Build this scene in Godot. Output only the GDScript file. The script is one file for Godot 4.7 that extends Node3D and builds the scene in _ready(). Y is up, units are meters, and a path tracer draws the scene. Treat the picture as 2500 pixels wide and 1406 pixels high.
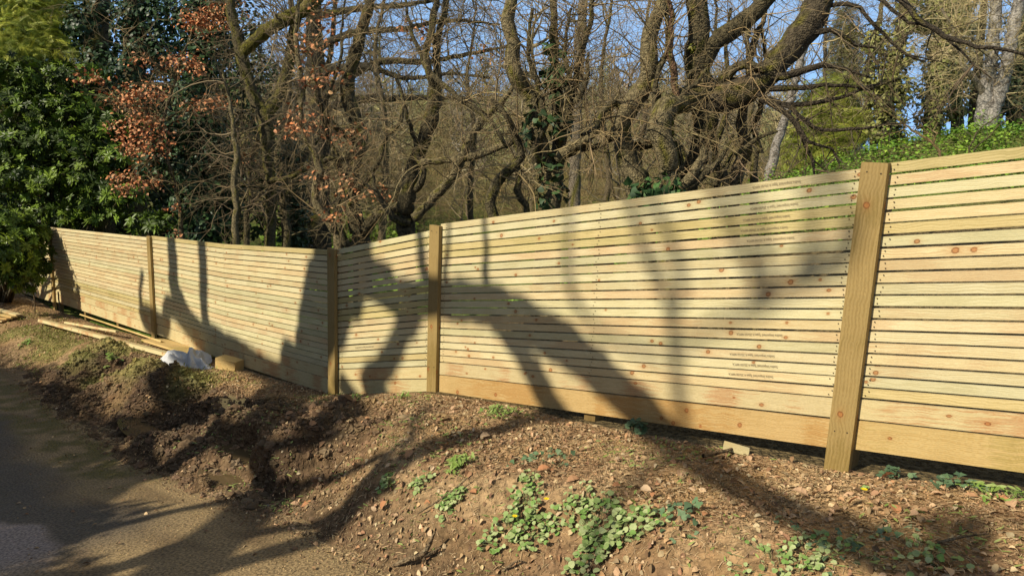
extends Node3D
# A new slatted timber fence beside a muddy lane, with a tangled hedge and a wood behind it.
# u runs along the fence away from the lens, v runs from the fence towards the lane.

const FPX := 1889.0
const PO := Vector2(1.69, -3.68)
const DU := Vector2(-0.6993, -0.7149)
const DV := Vector2(-0.7149, 0.6993)
const EYE := Vector3(0, 1.6, 0)
var CAM := Transform3D(Basis(Vector3(0.99923, 0.03842, -0.00748), Vector3(-0.03915, 0.98084, -0.19086), Vector3(0.0, 0.19101, 0.98159)), EYE)
var SUN := Vector3.ZERO
var R := RandomNumberGenerator.new()
var N1 := FastNoiseLite.new()
var N2 := FastNoiseLite.new()
var N3 := FastNoiseLite.new()
var M := {}
var used := {}
var WOOD: Array = []
var BOARD: Array = []

# ---------------------------------------------------------------- helpers
class MB:
	var v := PackedVector3Array()
	var n := PackedVector3Array()
	var c := PackedColorArray()
	var t := PackedVector2Array()
	var i := PackedInt32Array()
	var o := Vector3.ZERO

	func tri(a: Vector3, b: Vector3, d: Vector3, col: Color) -> void:
		var k := v.size()
		var nn := (d - a).cross(b - a).normalized()
		for p in [a, b, d]:
			v.append(p - o); n.append(nn); c.append(col); t.append(Vector2(p.x, p.y))
		i.append(k); i.append(k + 1); i.append(k + 2)

	func quad(a: Vector3, b: Vector3, d: Vector3, e: Vector3, col: Color, ua := Vector2.ZERO, ub := Vector2.ZERO, ud := Vector2.ZERO, ue := Vector2.ZERO) -> void:
		var k := v.size()
		var nn := (d - a).cross(b - a).normalized()
		v.append(a - o); v.append(b - o); v.append(d - o); v.append(e - o)
		t.append(ua); t.append(ub); t.append(ud); t.append(ue)
		for q in 4:
			n.append(nn); c.append(col)
		i.append_array(PackedInt32Array([k, k + 1, k + 2, k, k + 2, k + 3]))

	# a box from a to b, w wide along wa, thick along ta; u runs along it
	func bar(a: Vector3, b: Vector3, wa: Vector3, w: float, ta: Vector3, th: float, col := Color.WHITE, u0 := 0.0, ulen := 5.2, flip := false) -> void:
		var W := wa * (w * 0.5)
		var T := ta * (th * 0.5)
		var u1 := u0 + (b - a).length() / ulen
		var v0 := 1.0 if flip else 0.0
		var v1 := 1.0 - v0
		quad(a - W + T, a + W + T, b + W + T, b - W + T, col, Vector2(u0, v0), Vector2(u0, v1), Vector2(u1, v1), Vector2(u1, v0))
		quad(b - W - T, b + W - T, a + W - T, a - W - T, col, Vector2(u1, v0), Vector2(u1, v1), Vector2(u0, v1), Vector2(u0, v0))
		quad(a + W + T, a + W - T, b + W - T, b + W + T, col, Vector2(u0, 0.1), Vector2(u0, 0.4), Vector2(u1, 0.4), Vector2(u1, 0.1))
		quad(a - W - T, a - W + T, b - W + T, b - W - T, col, Vector2(u0, 0.6), Vector2(u0, 0.9), Vector2(u1, 0.9), Vector2(u1, 0.6))
		quad(a - W - T, a + W - T, a + W + T, a - W + T, col, Vector2(u0, 0.1), Vector2(u0 + 0.003, 0.9), Vector2(u0 + 0.006, 0.9), Vector2(u0 + 0.004, 0.1))
		quad(b - W + T, b + W + T, b + W - T, b - W - T, col, Vector2(u0, 0.1), Vector2(u0 + 0.003, 0.9), Vector2(u0 + 0.006, 0.9), Vector2(u0 + 0.004, 0.1))

	func tube(p: PackedVector3Array, r: PackedFloat32Array, sides: int, col: Color, col2 := Color(0, 0, 0, 0), moss := 0.0) -> void:
		var m := p.size()
		if m < 2:
			return
		var k := v.size()
		var d := (p[1] - p[0]).normalized()
		var s := d.cross(Vector3(0.31, 0.2, 0.93)).normalized()
		for a in m:
			var d2 := (p[mini(a + 1, m - 1)] - p[maxi(a - 1, 0)]).normalized()
			s = (s - d2 * s.dot(d2)).normalized()
			var q := d2.cross(s)
			for b in sides:
				var an := TAU * b / sides
				var nn := s * cos(an) + q * sin(an)
				v.append(p[a] + nn * r[a] - o); n.append(nn)
				t.append(Vector2(float(b) / sides, a))
				if moss > 0.0 and fposmod(p[a].x * 3.1 + p[a].y * 2.3 + float(b) * 0.37, 1.0) < moss:
					c.append(col2)
				else:
					c.append(col)
		for a in m - 1:
			for b in sides:
				var b2 := (b + 1) % sides
				var x := k + a * sides
				i.append(x + b); i.append(x + sides + b); i.append(x + sides + b2)
				i.append(x + b); i.append(x + sides + b2); i.append(x + b2)

	func mesh(mat: Material) -> ArrayMesh:
		var am := ArrayMesh.new()
		if v.is_empty():
			return am
		var arr := []
		arr.resize(Mesh.ARRAY_MAX)
		arr[Mesh.ARRAY_VERTEX] = v
		arr[Mesh.ARRAY_NORMAL] = n
		arr[Mesh.ARRAY_COLOR] = c
		arr[Mesh.ARRAY_TEX_UV] = t
		arr[Mesh.ARRAY_INDEX] = i
		am.add_surface_from_arrays(Mesh.PRIMITIVE_TRIANGLES, arr)
		am.surface_set_material(0, mat)
		return am


func numbered(called: String) -> String:
	if not used.has(called):
		used[called] = 0
		return called
	used[called] += 1
	return "%s_%03d" % [called, used[called]]


func tag(o: Node, label: String, category: String, group := "", kind := "") -> void:
	if label: o.set_meta("label", label)
	if category: o.set_meta("category", category)
	if group: o.set_meta("group", group)
	if kind: o.set_meta("kind", kind)


func thing(called: String, label: String, category: String, at := Vector3.ZERO, group := "") -> Node3D:
	var o := Node3D.new()
	o.name = numbered(called)
	add_child(o)
	o.position = at
	tag(o, label, category, group)
	return o


func part(called: String, mesh: Mesh, parent: Node, kind := "") -> MeshInstance3D:
	var o := MeshInstance3D.new()
	o.name = called if parent != self else numbered(called)
	o.mesh = mesh
	parent.add_child(o, true)
	if kind: o.set_meta("kind", kind)
	return o


func many(called: String, mesh: Mesh, parent: Node, where: Array, cols: Array, kind := "stuff") -> MultiMeshInstance3D:
	var mm := MultiMesh.new()
	mm.transform_format = MultiMesh.TRANSFORM_3D
	mm.use_colors = true
	mm.mesh = mesh
	mm.instance_count = where.size()
	for k in where.size():
		mm.set_instance_transform(k, where[k])
		mm.set_instance_color(k, cols[k])
	var o := MultiMeshInstance3D.new()
	o.name = called if parent != self else numbered(called)
	o.multimesh = mm
	parent.add_child(o, true)
	if kind: o.set_meta("kind", kind)
	return o


func at(x: float, y: float, depth: float) -> Vector3:
	return CAM * Vector3((x - 1250.0) / FPX * depth, -(y - 703.0) / FPX * depth, -depth)


func uv_of(p: Vector3) -> Vector2:
	var q := Vector2(p.x, p.z) - PO
	return Vector2(q.dot(DU), q.dot(DV))


func P(u: float, v: float, y: float) -> Vector3:
	var q := PO + DU * u + DV * v
	return Vector3(q.x, y, q.y)


func table(x: float, xs: Array, ys: Array) -> float:
	if x <= xs[0]: return ys[0]
	for k in range(1, xs.size()):
		if x <= xs[k]:
			return lerpf(ys[k - 1], ys[k], (x - xs[k - 1]) / (xs[k] - xs[k - 1]))
	return ys[-1]


const TU := [-14.0, -6.0, -3.0, -0.57, 0.0, 1.8, 2.3, 3.4, 4.74, 6.0, 9.72, 12.0, 14.72, 22.0, 60.0]
const TH := [1.8, 1.0, 0.53, 0.13, 0.01, -0.27, -0.31, -0.505, -0.885, -1.06, -1.425, -1.69, -1.93, -2.3, -2.6]


func base_f(u: float) -> float:
	return table(u, TU, TH)


func road_y(u: float, v: float) -> float:
	var b := (base_f(u - 1.2) + base_f(u) + base_f(u + 1.2)) / 3.0
	var y := b - lerpf(0.43, 0.27, smoothstep(0.0, 10.0, u)) + 0.03 * sin((v - 1.6) * 0.9)
	y += N1.get_noise_2d(u * 0.9, v * 0.9) * 0.02 + N2.get_noise_2d(u * 6.0, v * 6.0) * 0.006
	return y


func mudness(u: float, v: float) -> float:
	return smoothstep(2.0, 3.2, u) * (1.0 - smoothstep(9.0, 10.5, u)) * smoothstep(0.35, 0.75, v) * (1.0 - smoothstep(1.55, 1.9, v))


# hollows that hold muddy water [u, v, half length, half width]
const PUD := [[3.75, 1.5, 0.36, 0.13], [4.15, 1.28, 0.30, 0.10], [5.1, 0.86, 0.30, 0.11], [5.5, 0.66, 0.2, 0.08], [6.1, 1.36, 0.36, 0.12], [2.9, 1.62, 0.3, 0.07]]


func pud_y(k: int) -> float:
	var u: float = PUD[k][0]
	var v: float = PUD[k][1]
	return lerpf(base_f(u) + 0.02, road_y(u, v), smoothstep(0.85, 1.65, v)) - 0.035


func ground_y(u: float, v: float) -> float:
	var b := base_f(u)
	if v >= 0.0:
		var rd := road_y(u, v)
		var edge := 1.62 + N1.get_noise_2d(u * 1.7 + 40.0, 3.0) * 0.28
		var s := smoothstep(edge - 0.75, edge + 0.05, v)
		var y := lerpf(b + 0.018 * exp(-pow((v - 0.4) / 0.3, 2.0)), rd, s)
		var m := mudness(u, v)
		var far := 1.0 - smoothstep(1.7, 2.1, v)
		y += far * smoothstep(0.0, 0.35, v) * (N1.get_noise_2d(u * 2.4, v * 2.4) * (0.05 + 0.17 * m) + N2.get_noise_2d(u * 7.0, v * 7.0) * (0.02 + 0.06 * m) + absf(N3.get_noise_2d(u * 16.0, v * 16.0)) * (0.015 + 0.05 * m))
		y -= 0.05 * smoothstep(edge - 0.1, edge + 0.12, v)
		if v < 1.9 and u > 2.2 and u < 6.8:
			for k in PUD.size():
				var q = PUD[k]
				var d := Vector2((u - q[0]) / q[2], (v - q[1]) / q[3]).length() + N2.get_noise_2d(u * 12.0, v * 12.0) * 0.5
				if d < 1.5:
					y = lerpf(pud_y(k) - 0.035 + 0.035 * d * d, y, smoothstep(0.95, 1.5, d))
		if v > 4.9:
			y += 0.05 * smoothstep(4.9, 5.1, v) + 0.45 * smoothstep(5.0, 6.5, v) + 0.05 * maxf(0.0, v - 6.5) + 3.2 * smoothstep(9.0, 18.0, v) + 7.0 * smoothstep(18.0, 60.0, v)
		return y
	var w := -v
	var y2 := b + N1.get_noise_2d(u * 0.8, v * 0.8) * 0.15 * smoothstep(0.0, 2.0, w)
	y2 += 2.55 * smoothstep(0.0, 11.5, w) * (1.0 - smoothstep(4.4, 8.0, u)) * (0.84 + 0.16 * smoothstep(0.0, 3.0, u)) * (1.0 - smoothstep(15.0, 40.0, w))
	var p := P(u, v, 0.0)
	var dist := Vector2(p.x, p.z).length()
	var az := p.x / maxf(1.0, -p.z)
	var flat := smoothstep(12.0, 30.0, dist)
	y2 = lerpf(y2, -2.3, flat * smoothstep(3.0, 9.0, u + w * 0.4))
	y2 += flat * smoothstep(26.0, 120.0, dist) * 8.2 * (1.0 - smoothstep(0.2, 0.62, az)) * (1.0 + 0.15 * sin(az * 9.0)) * (1.0 if v < 0.0 else 0.0)
	return y2


func bend(u: float) -> float:
	return table(u, [-8.0, 0.0, 3.4, 4.74, 9.72, 14.72, 20.0], [0.0, 0.0, -0.10, 0.04, -0.06, 0.0, 0.0])


# where the line of sight through a pixel of the photograph meets the ground
func hit(px: float, py: float) -> Vector3:
	var d := (at(px, py, 1.0) - EYE).normalized()
	var s := 1.0
	while s < 60.0:
		var p := EYE + d * s
		var q := uv_of(p)
		if q.y > 0.0 and p.y < maxf(ground_y(q.x, q.y), road_y(q.x, q.y) if q.y > 1.7 else -99.0):
			return p
		if q.y < bend(q.x):
			return p
		s += 0.02
	return EYE + d * s


func on_ground(px: float, py: float, lift := 0.0) -> Vector3:
	var p := hit(px, py)
	var q := uv_of(p)
	p.y = top_y(q.x, q.y) + lift
	return p


func top_y(u: float, v: float) -> float:
	var y := ground_y(u, v)
	return maxf(y, road_y(u, v)) if v > 1.3 and v < 4.9 else y


func ground_normal(u: float, v: float) -> Vector3:
	var e := 0.03
	var a := P(u + e, v, top_y(u + e, v)) - P(u - e, v, top_y(u - e, v))
	var b := P(u, v + e, top_y(u, v + e)) - P(u, v - e, top_y(u, v - e))
	var nn := a.cross(b).normalized()
	return nn if nn.y > 0.0 else -nn


func rv() -> Vector3:
	return Vector3(R.randf_range(-1, 1), R.randf_range(-1, 1), R.randf_range(-1, 1))


func jit(c: Color, a: float) -> Color:
	var k := 1.0 + R.randf_range(-a, a)
	return Color(c.r * k * (1.0 + R.randf_range(-a, a) * 0.3), c.g * k, c.b * k * (1.0 + R.randf_range(-a, a) * 0.3))


func basis_to(nn: Vector3, spin: float) -> Basis:
	var y := nn.normalized()
	var x := y.cross(Vector3(0.3, 0.1, 0.95)).normalized()
	var z := x.cross(y)
	return Basis(x, y, z) * Basis(Vector3.UP, spin)


# ---------------------------------------------------------------- materials
func mat(col: Color, rough := 0.9, tex: Texture2D = null, scale := 1.0, bump: Texture2D = null, bump_cm := 0.0) -> StandardMaterial3D:
	var m := StandardMaterial3D.new()
	m.albedo_color = col.linear_to_srgb()
	m.roughness = rough
	m.vertex_color_use_as_albedo = true
	m.metallic_specular = 0.35
	if tex or bump:
		m.uv1_triplanar = true
		m.uv1_world_triplanar = true
		m.uv1_scale = Vector3.ONE * scale
	if tex: m.albedo_texture = tex
	if bump:
		m.heightmap_enabled = true
		m.heightmap_texture = bump
		m.heightmap_scale = bump_cm
	return m


func noise_image(seed_: int, freq: float, size: int, lo: float, hi: float, oct := 5) -> ImageTexture:
	var f := FastNoiseLite.new()
	f.seed = seed_
	f.frequency = freq
	f.fractal_octaves = oct
	var im: Image = f.get_seamless_image(size, size, false, false, 0.15, true)
	im.convert(Image.FORMAT_L8)
	var b := im.get_data()
	for k in b.size():
		b[k] = int(255.0 * clampf(lerpf(lo, hi, b[k] / 255.0), 0.0, 1.0))
	return ImageTexture.create_from_image(Image.create_from_data(size, size, false, Image.FORMAT_L8, b))


func wood_tex(w: int, h: int, tall: float, long: float, sd: int, base: Color, dark: Color, stain: Color, knots: int, golden: float) -> ImageTexture:
	R.seed = 900 + sd
	N1.seed = sd
	var kn := []
	for k in knots:
		kn.append([R.randf_range(0.0, long), R.randf_range(0.1, 0.9) * tall, R.randf_range(0.006, 0.015)])
	var b := PackedByteArray()
	b.resize(w * h * 3)
	var freq := R.randf_range(170.0, 420.0)
	var tiltg := R.randf_range(-0.006, 0.006)
	for x in w:
		var X := long * x / w
		var near := []
		for k in kn:
			if absf(k[0] - X) < 0.14: near.append(k)
		var drift := N1.get_noise_2d(X * 22.0, 5.0) * 0.012 + X * tiltg
		var tone := N1.get_noise_2d(X * 14.0, 300.0) * 0.12
		var blx := N1.get_noise_2d(X * 5.0, 90.0)
		for y in h:
			var Y := tall * y / h
			var yy := Y + drift
			var kc := 0.0
			var ring := 0.0
			for k in near:
				var dx: float = X - k[0]
				var dy: float = Y - k[1]
				var r: float = k[2]
				var e := dx * dx / (r * r * 7.0) + dy * dy / (r * r * 3.0)
				yy += (1.0 if dy > 0.0 else -1.0) * r * 0.9 * exp(-e)
				var q := sqrt(dx * dx * (0.35 + 40.0 * r) + dy * dy) / r
				if q < 1.15:
					kc = maxf(kc, 1.0 - smoothstep(0.75, 1.1, q))
					ring = maxf(ring, smoothstep(0.65, 0.85, q) * (1.0 - smoothstep(0.95, 1.15, q)))
				kc = maxf(kc, 0.35 * exp(-e * 1.2))
			var blot := blx + 0.5 * N1.get_noise_2d(X * 9.0, yy * 260.0)
			var g := 0.5 + 0.5 * sin(yy * freq * 2.0 + N1.get_noise_2d(X * 10.0, yy * 900.0) * 3.0)
			var fine := N1.get_noise_2d(X * 160.0, Y * 4200.0)
			var s := clampf(g * g * 0.6 + fine * 0.3 - tone + golden * 0.0, 0.0, 1.0)
			var c := base.lerp(dark, s)
			if blot > 0.12:
				c = c.lerp(stain * 0.9, clampf((blot - 0.08) * 2.6, 0.0, 0.65) * (0.5 + 0.5 * g))
			c = c.lerp(Color(0.62, 0.38, 0.20), kc * 0.65)
			c = c.lerp(Color(0.34, 0.17, 0.07), ring * 0.6)
			c = c * (1.0 + fine * 0.1)
			var o := (y * w + x) * 3
			b[o] = int(clampf(c.r, 0, 1) * 255.0); b[o + 1] = int(clampf(c.g, 0, 1) * 255.0); b[o + 2] = int(clampf(c.b, 0, 1) * 255.0)
	return ImageTexture.create_from_image(Image.create_from_data(w, h, false, Image.FORMAT_RGB8, b))


func wood_mat(t: Texture2D, tint := Color(1, 1, 1)) -> StandardMaterial3D:
	var m := StandardMaterial3D.new()
	m.albedo_texture = t
	m.albedo_color = tint
	m.roughness = 0.72
	m.metallic_specular = 0.35
	m.vertex_color_use_as_albedo = true
	return m


func make_materials() -> void:
	var speck := noise_image(11, 0.03, 512, 0.45, 1.25)
	var bark := noise_image(12, 0.022, 512, 0.3, 1.4, 6)
	var bumpy := noise_image(13, 0.05, 512, 0.0, 1.0)
	M.soil = mat(Color(1, 1, 1), 0.95, speck, 0.9, bumpy, 4.0)
	M.soil.metallic_specular = 0.2
	M.road = mat(Color(1, 1, 1), 0.75, speck, 2.6, bumpy, 0.35)
	M.bark = mat(Color(1, 1, 1), 0.9, bark, 2.4, bumpy, 3.0)
	M.twig = mat(Color(1, 1, 1), 0.85)
	M.leaf = mat(Color(1, 1, 1), 0.55)
	M.leaf.backlight_enabled = true
	M.leaf.backlight = Color(0.35, 0.35, 0.35)
	M.gloss = mat(Color(1, 1, 1), 0.45)
	M.gloss.metallic_specular = 0.35
	M.gloss.backlight_enabled = true
	M.gloss.backlight = Color(0.2, 0.2, 0.2)
	M.dry = mat(Color(1, 1, 1), 0.85)
	M.clod = mat(Color(1, 1, 1), 0.95)
	M.cloth = mat(Color(1, 1, 1), 0.9, noise_image(15, 0.2, 128, 0.85, 1.05), 6.0)
	M.water = mat(Color(0.10, 0.07, 0.035), 0.12)
	M.water.metallic_specular = 0.5
	M.ink = mat(Color(0.25, 0.205, 0.13), 0.9)
	M.hole = mat(Color(0.05, 0.035, 0.02), 0.9)
	var pale := Color(0.80, 0.735, 0.56)
	var pal := [[Color(0.81, 0.765, 0.61), Color(0.66, 0.585, 0.41), Color(0.80, 0.68, 0.50)],
		[Color(0.80, 0.77, 0.62), Color(0.65, 0.60, 0.43), Color(0.76, 0.72, 0.54)],
		[Color(0.805, 0.75, 0.59), Color(0.67, 0.58, 0.40), Color(0.79, 0.66, 0.49)],
		[Color(0.765, 0.705, 0.51), Color(0.61, 0.545, 0.345), Color(0.70, 0.645, 0.42)]]
	for k in 18:
		var q = pal[[0, 1, 0, 2, 1, 0, 0, 3, 1, 2, 0, 1, 0, 0, 2, 1, 0, 3][k]]
		WOOD.append(wood_mat(wood_tex(1024, 28, 0.05, 5.2, 20 + k, q[0], q[1], q[2], [3, 5, 1, 4, 6, 2, 4, 3, 5][k % 9], 0.0)))
	for k in 6:
		var g = k % 3
		BOARD.append(wood_mat(wood_tex(1024, 48, 0.13, 5.2, 60 + k, [Color(0.76, 0.66, 0.45), Color(0.785, 0.735, 0.565), Color(0.75, 0.65, 0.45)][g], [Color(0.63, 0.51, 0.30), Color(0.64, 0.575, 0.40), Color(0.61, 0.50, 0.30)][g], [Color(0.66, 0.58, 0.32), Color(0.72, 0.50, 0.32), Color(0.70, 0.52, 0.28)][g], 9, 0.2)))
	M.post = wood_mat(wood_tex(512, 48, 0.12, 2.6, 80, Color(0.585, 0.50, 0.32), Color(0.48, 0.395, 0.225), Color(0.50, 0.42, 0.215), 3, 0.0))
	N1.seed = 3


# ---------------------------------------------------------------- the setting
func ticks(parts: Array) -> PackedFloat32Array:
	var out := PackedFloat32Array()
	for q in parts:                                    # [from, to, step, growth]
		var x: float = q[0]
		var s: float = q[2]
		while x < q[1] - 0.001:
			out.append(x)
			x += s
			s *= q[3]
	out.append(parts[-1][1])
	return out


func mirror(a: PackedFloat32Array) -> PackedFloat32Array:
	var out := PackedFloat32Array()
	for k in range(a.size() - 1, -1, -1):
		out.append(-a[k])
	return out


func sheet(us: PackedFloat32Array, vs: PackedFloat32Array, is_road: bool, m: Material) -> ArrayMesh:
	var b := MB.new()
	var nu := us.size()
	var nv := vs.size()
	b.v.resize(nu * nv); b.n.resize(nu * nv); b.c.resize(nu * nv); b.t.resize(nu * nv)
	for x in nu:
		for y in nv:
			var u := us[x]
			var w := vs[y]
			var yy := road_y(u, w) if is_road else ground_y(u, w)
			b.v[x * nv + y] = P(u, w, yy)
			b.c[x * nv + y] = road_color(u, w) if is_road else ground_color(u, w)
	for x in nu:
		for y in nv:
			var a := b.v[mini(x + 1, nu - 1) * nv + y] - b.v[maxi(x - 1, 0) * nv + y]
			var d := b.v[x * nv + mini(y + 1, nv - 1)] - b.v[x * nv + maxi(y - 1, 0)]
			var nn := a.cross(d).normalized()
			b.n[x * nv + y] = nn if nn.y > 0.0 else -nn
	for x in nu - 1:
		for y in nv - 1:
			var k := x * nv + y
			b.i.append_array(PackedInt32Array([k, k + nv + 1, k + nv, k, k + 1, k + nv + 1]))
	return b.mesh(m)


func ground_color(u: float, v: float) -> Color:
	var dry := Color(0.38, 0.245, 0.12)
	var mud := Color(0.085, 0.057, 0.035)
	var moss := Color(0.20, 0.20, 0.06)
	var c := dry
	if v >= 0.0:
		c = dry.lerp(Color(0.30, 0.185, 0.10), clampf(0.5 + N1.get_noise_2d(u * 3.0, v * 3.0) * 1.6, 0.0, 1.0))
		c = c.lerp(Color(0.46, 0.32, 0.175), clampf(N2.get_noise_2d(u * 4.0 + 9.0, v * 4.0) * 2.0, 0.0, 0.7))
		c = c.lerp(mud, clampf(mudness(u, v) * (0.75 + N1.get_noise_2d(u * 2.0, v * 2.0 + 30.0)), 0.0, 0.95))
		var edge := smoothstep(1.15, 1.5, v)
		c = c.lerp(mud * 1.3, edge * 0.7)
		var g := smoothstep(5.5, 7.5, u) * (1.0 - smoothstep(13.0, 15.0, u)) * smoothstep(0.25, 0.5, v) * (1.0 - smoothstep(1.0, 1.4, v))
		c = c.lerp(moss, clampf(g * (0.35 + N1.get_noise_2d(u * 3.0 + 70.0, v * 3.0) * 2.0), 0.0, 0.7))
	else:
		var p := P(u, v, 0.0)
		var dist := Vector2(p.x, p.z).length()
		var green := smoothstep(5.2, 7.4, -v + maxf(0.0, u - 1.0) * 0.8) * (1.0 - smoothstep(34.0, 60.0, dist))
		c = Color(0.16, 0.12, 0.06)
		c = c.lerp(Color(0.14, 0.22, 0.035), green * clampf(0.65 + N1.get_noise_2d(u * 0.7, v * 0.7) * 1.2, 0.0, 1.0))
		c = c.lerp(Color(0.33, 0.27, 0.13).lerp(Color(0.16, 0.185, 0.05), clampf(0.5 + N1.get_noise_2d(u * 0.3, v * 0.3) * 1.3 + N2.get_noise_2d(u * 1.1, v * 1.1) * 1.2, 0, 1)), smoothstep(34.0, 55.0, dist))
	return c


func road_color(u: float, v: float) -> Color:
	var c := Color(0.27, 0.22, 0.19)
	var silt := 1.0 - smoothstep(3.0, 4.0, v + N1.get_noise_2d(u * 1.2, v * 1.2) * 0.8)
	c = c.lerp(Color(0.31, 0.22, 0.11), silt)
	c = c.lerp(Color(0.15, 0.10, 0.05), clampf(0.12 + N1.get_noise_2d(u * 2.0, v * 6.0) * 1.7, 0.0, 0.8) * silt)
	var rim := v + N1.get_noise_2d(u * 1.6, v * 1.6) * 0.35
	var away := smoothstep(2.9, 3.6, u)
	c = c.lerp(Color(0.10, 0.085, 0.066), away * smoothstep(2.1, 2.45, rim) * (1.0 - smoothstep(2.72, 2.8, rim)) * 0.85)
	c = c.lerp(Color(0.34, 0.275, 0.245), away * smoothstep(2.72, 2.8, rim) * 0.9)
	var moss := smoothstep(4.0, 5.5, u) * smoothstep(1.6, 1.8, v) * (1.0 - smoothstep(2.0, 2.35, v))
	c = c.lerp(Color(0.13, 0.11, 0.025), clampf(moss * (0.6 + N2.get_noise_2d(u * 9.0, v * 9.0) * 2.0), 0.0, 0.9))
	return c


func build_setting() -> void:
	var us := mirror(ticks([[2.6, 6.0, 0.15, 1.0], [6.0, 300.0, 0.3, 1.18]]))
	us.append_array(ticks([[-2.55, 8.0, 0.03, 1.0], [8.0, 18.0, 0.06, 1.0], [18.0, 420.0, 0.15, 1.1]]))
	var vs := mirror(ticks([[0.1, 3.0, 0.16, 1.0], [3.0, 14.0, 0.3, 1.0], [14.0, 420.0, 0.5, 1.07]]))
	vs.append_array(ticks([[-0.05, 2.0, 0.026, 1.0], [2.0, 4.8, 0.4, 1.0], [4.8, 7.0, 0.2, 1.0], [7.0, 300.0, 0.5, 1.25]]))
	var g := part("ground", sheet(us, vs, false, M.soil), self)
	g.set_meta("kind", "structure")
	var ru := mirror(ticks([[2.6, 60.0, 0.3, 1.1]]))
	ru.append_array(ticks([[-2.5, 11.0, 0.04, 1.0], [11.0, 24.0, 0.12, 1.0], [24.0, 80.0, 1.0, 1.1]]))
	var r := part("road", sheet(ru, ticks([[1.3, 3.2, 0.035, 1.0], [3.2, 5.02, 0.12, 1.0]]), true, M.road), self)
	r.set_meta("kind", "structure")
	# muddy water lying in the ruts
	for k in PUD.size():
		var q = PUD[k]
		var b := MB.new()
		var y := pud_y(k)
		for j in 24:
			var a0 := TAU * j / 24.0
			var a1 := TAU * (j + 1) / 24.0
			b.tri(P(q[0], q[1], y), P(q[0] + cos(a1) * q[2] * 1.35, q[1] + sin(a1) * q[3] * 1.35, y), P(q[0] + cos(a0) * q[2] * 1.35, q[1] + sin(a0) * q[3] * 1.35, y), Color(1, 1, 1))
		for j in b.n.size():
			b.n[j] = Vector3.UP
		part("puddle", b.mesh(M.water), self).set_meta("kind", "structure")


# ---------------------------------------------------------------- the fence
func fp(u: float, dv: float, y: float) -> Vector3:
	return P(u, bend(u) + dv, y)


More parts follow.
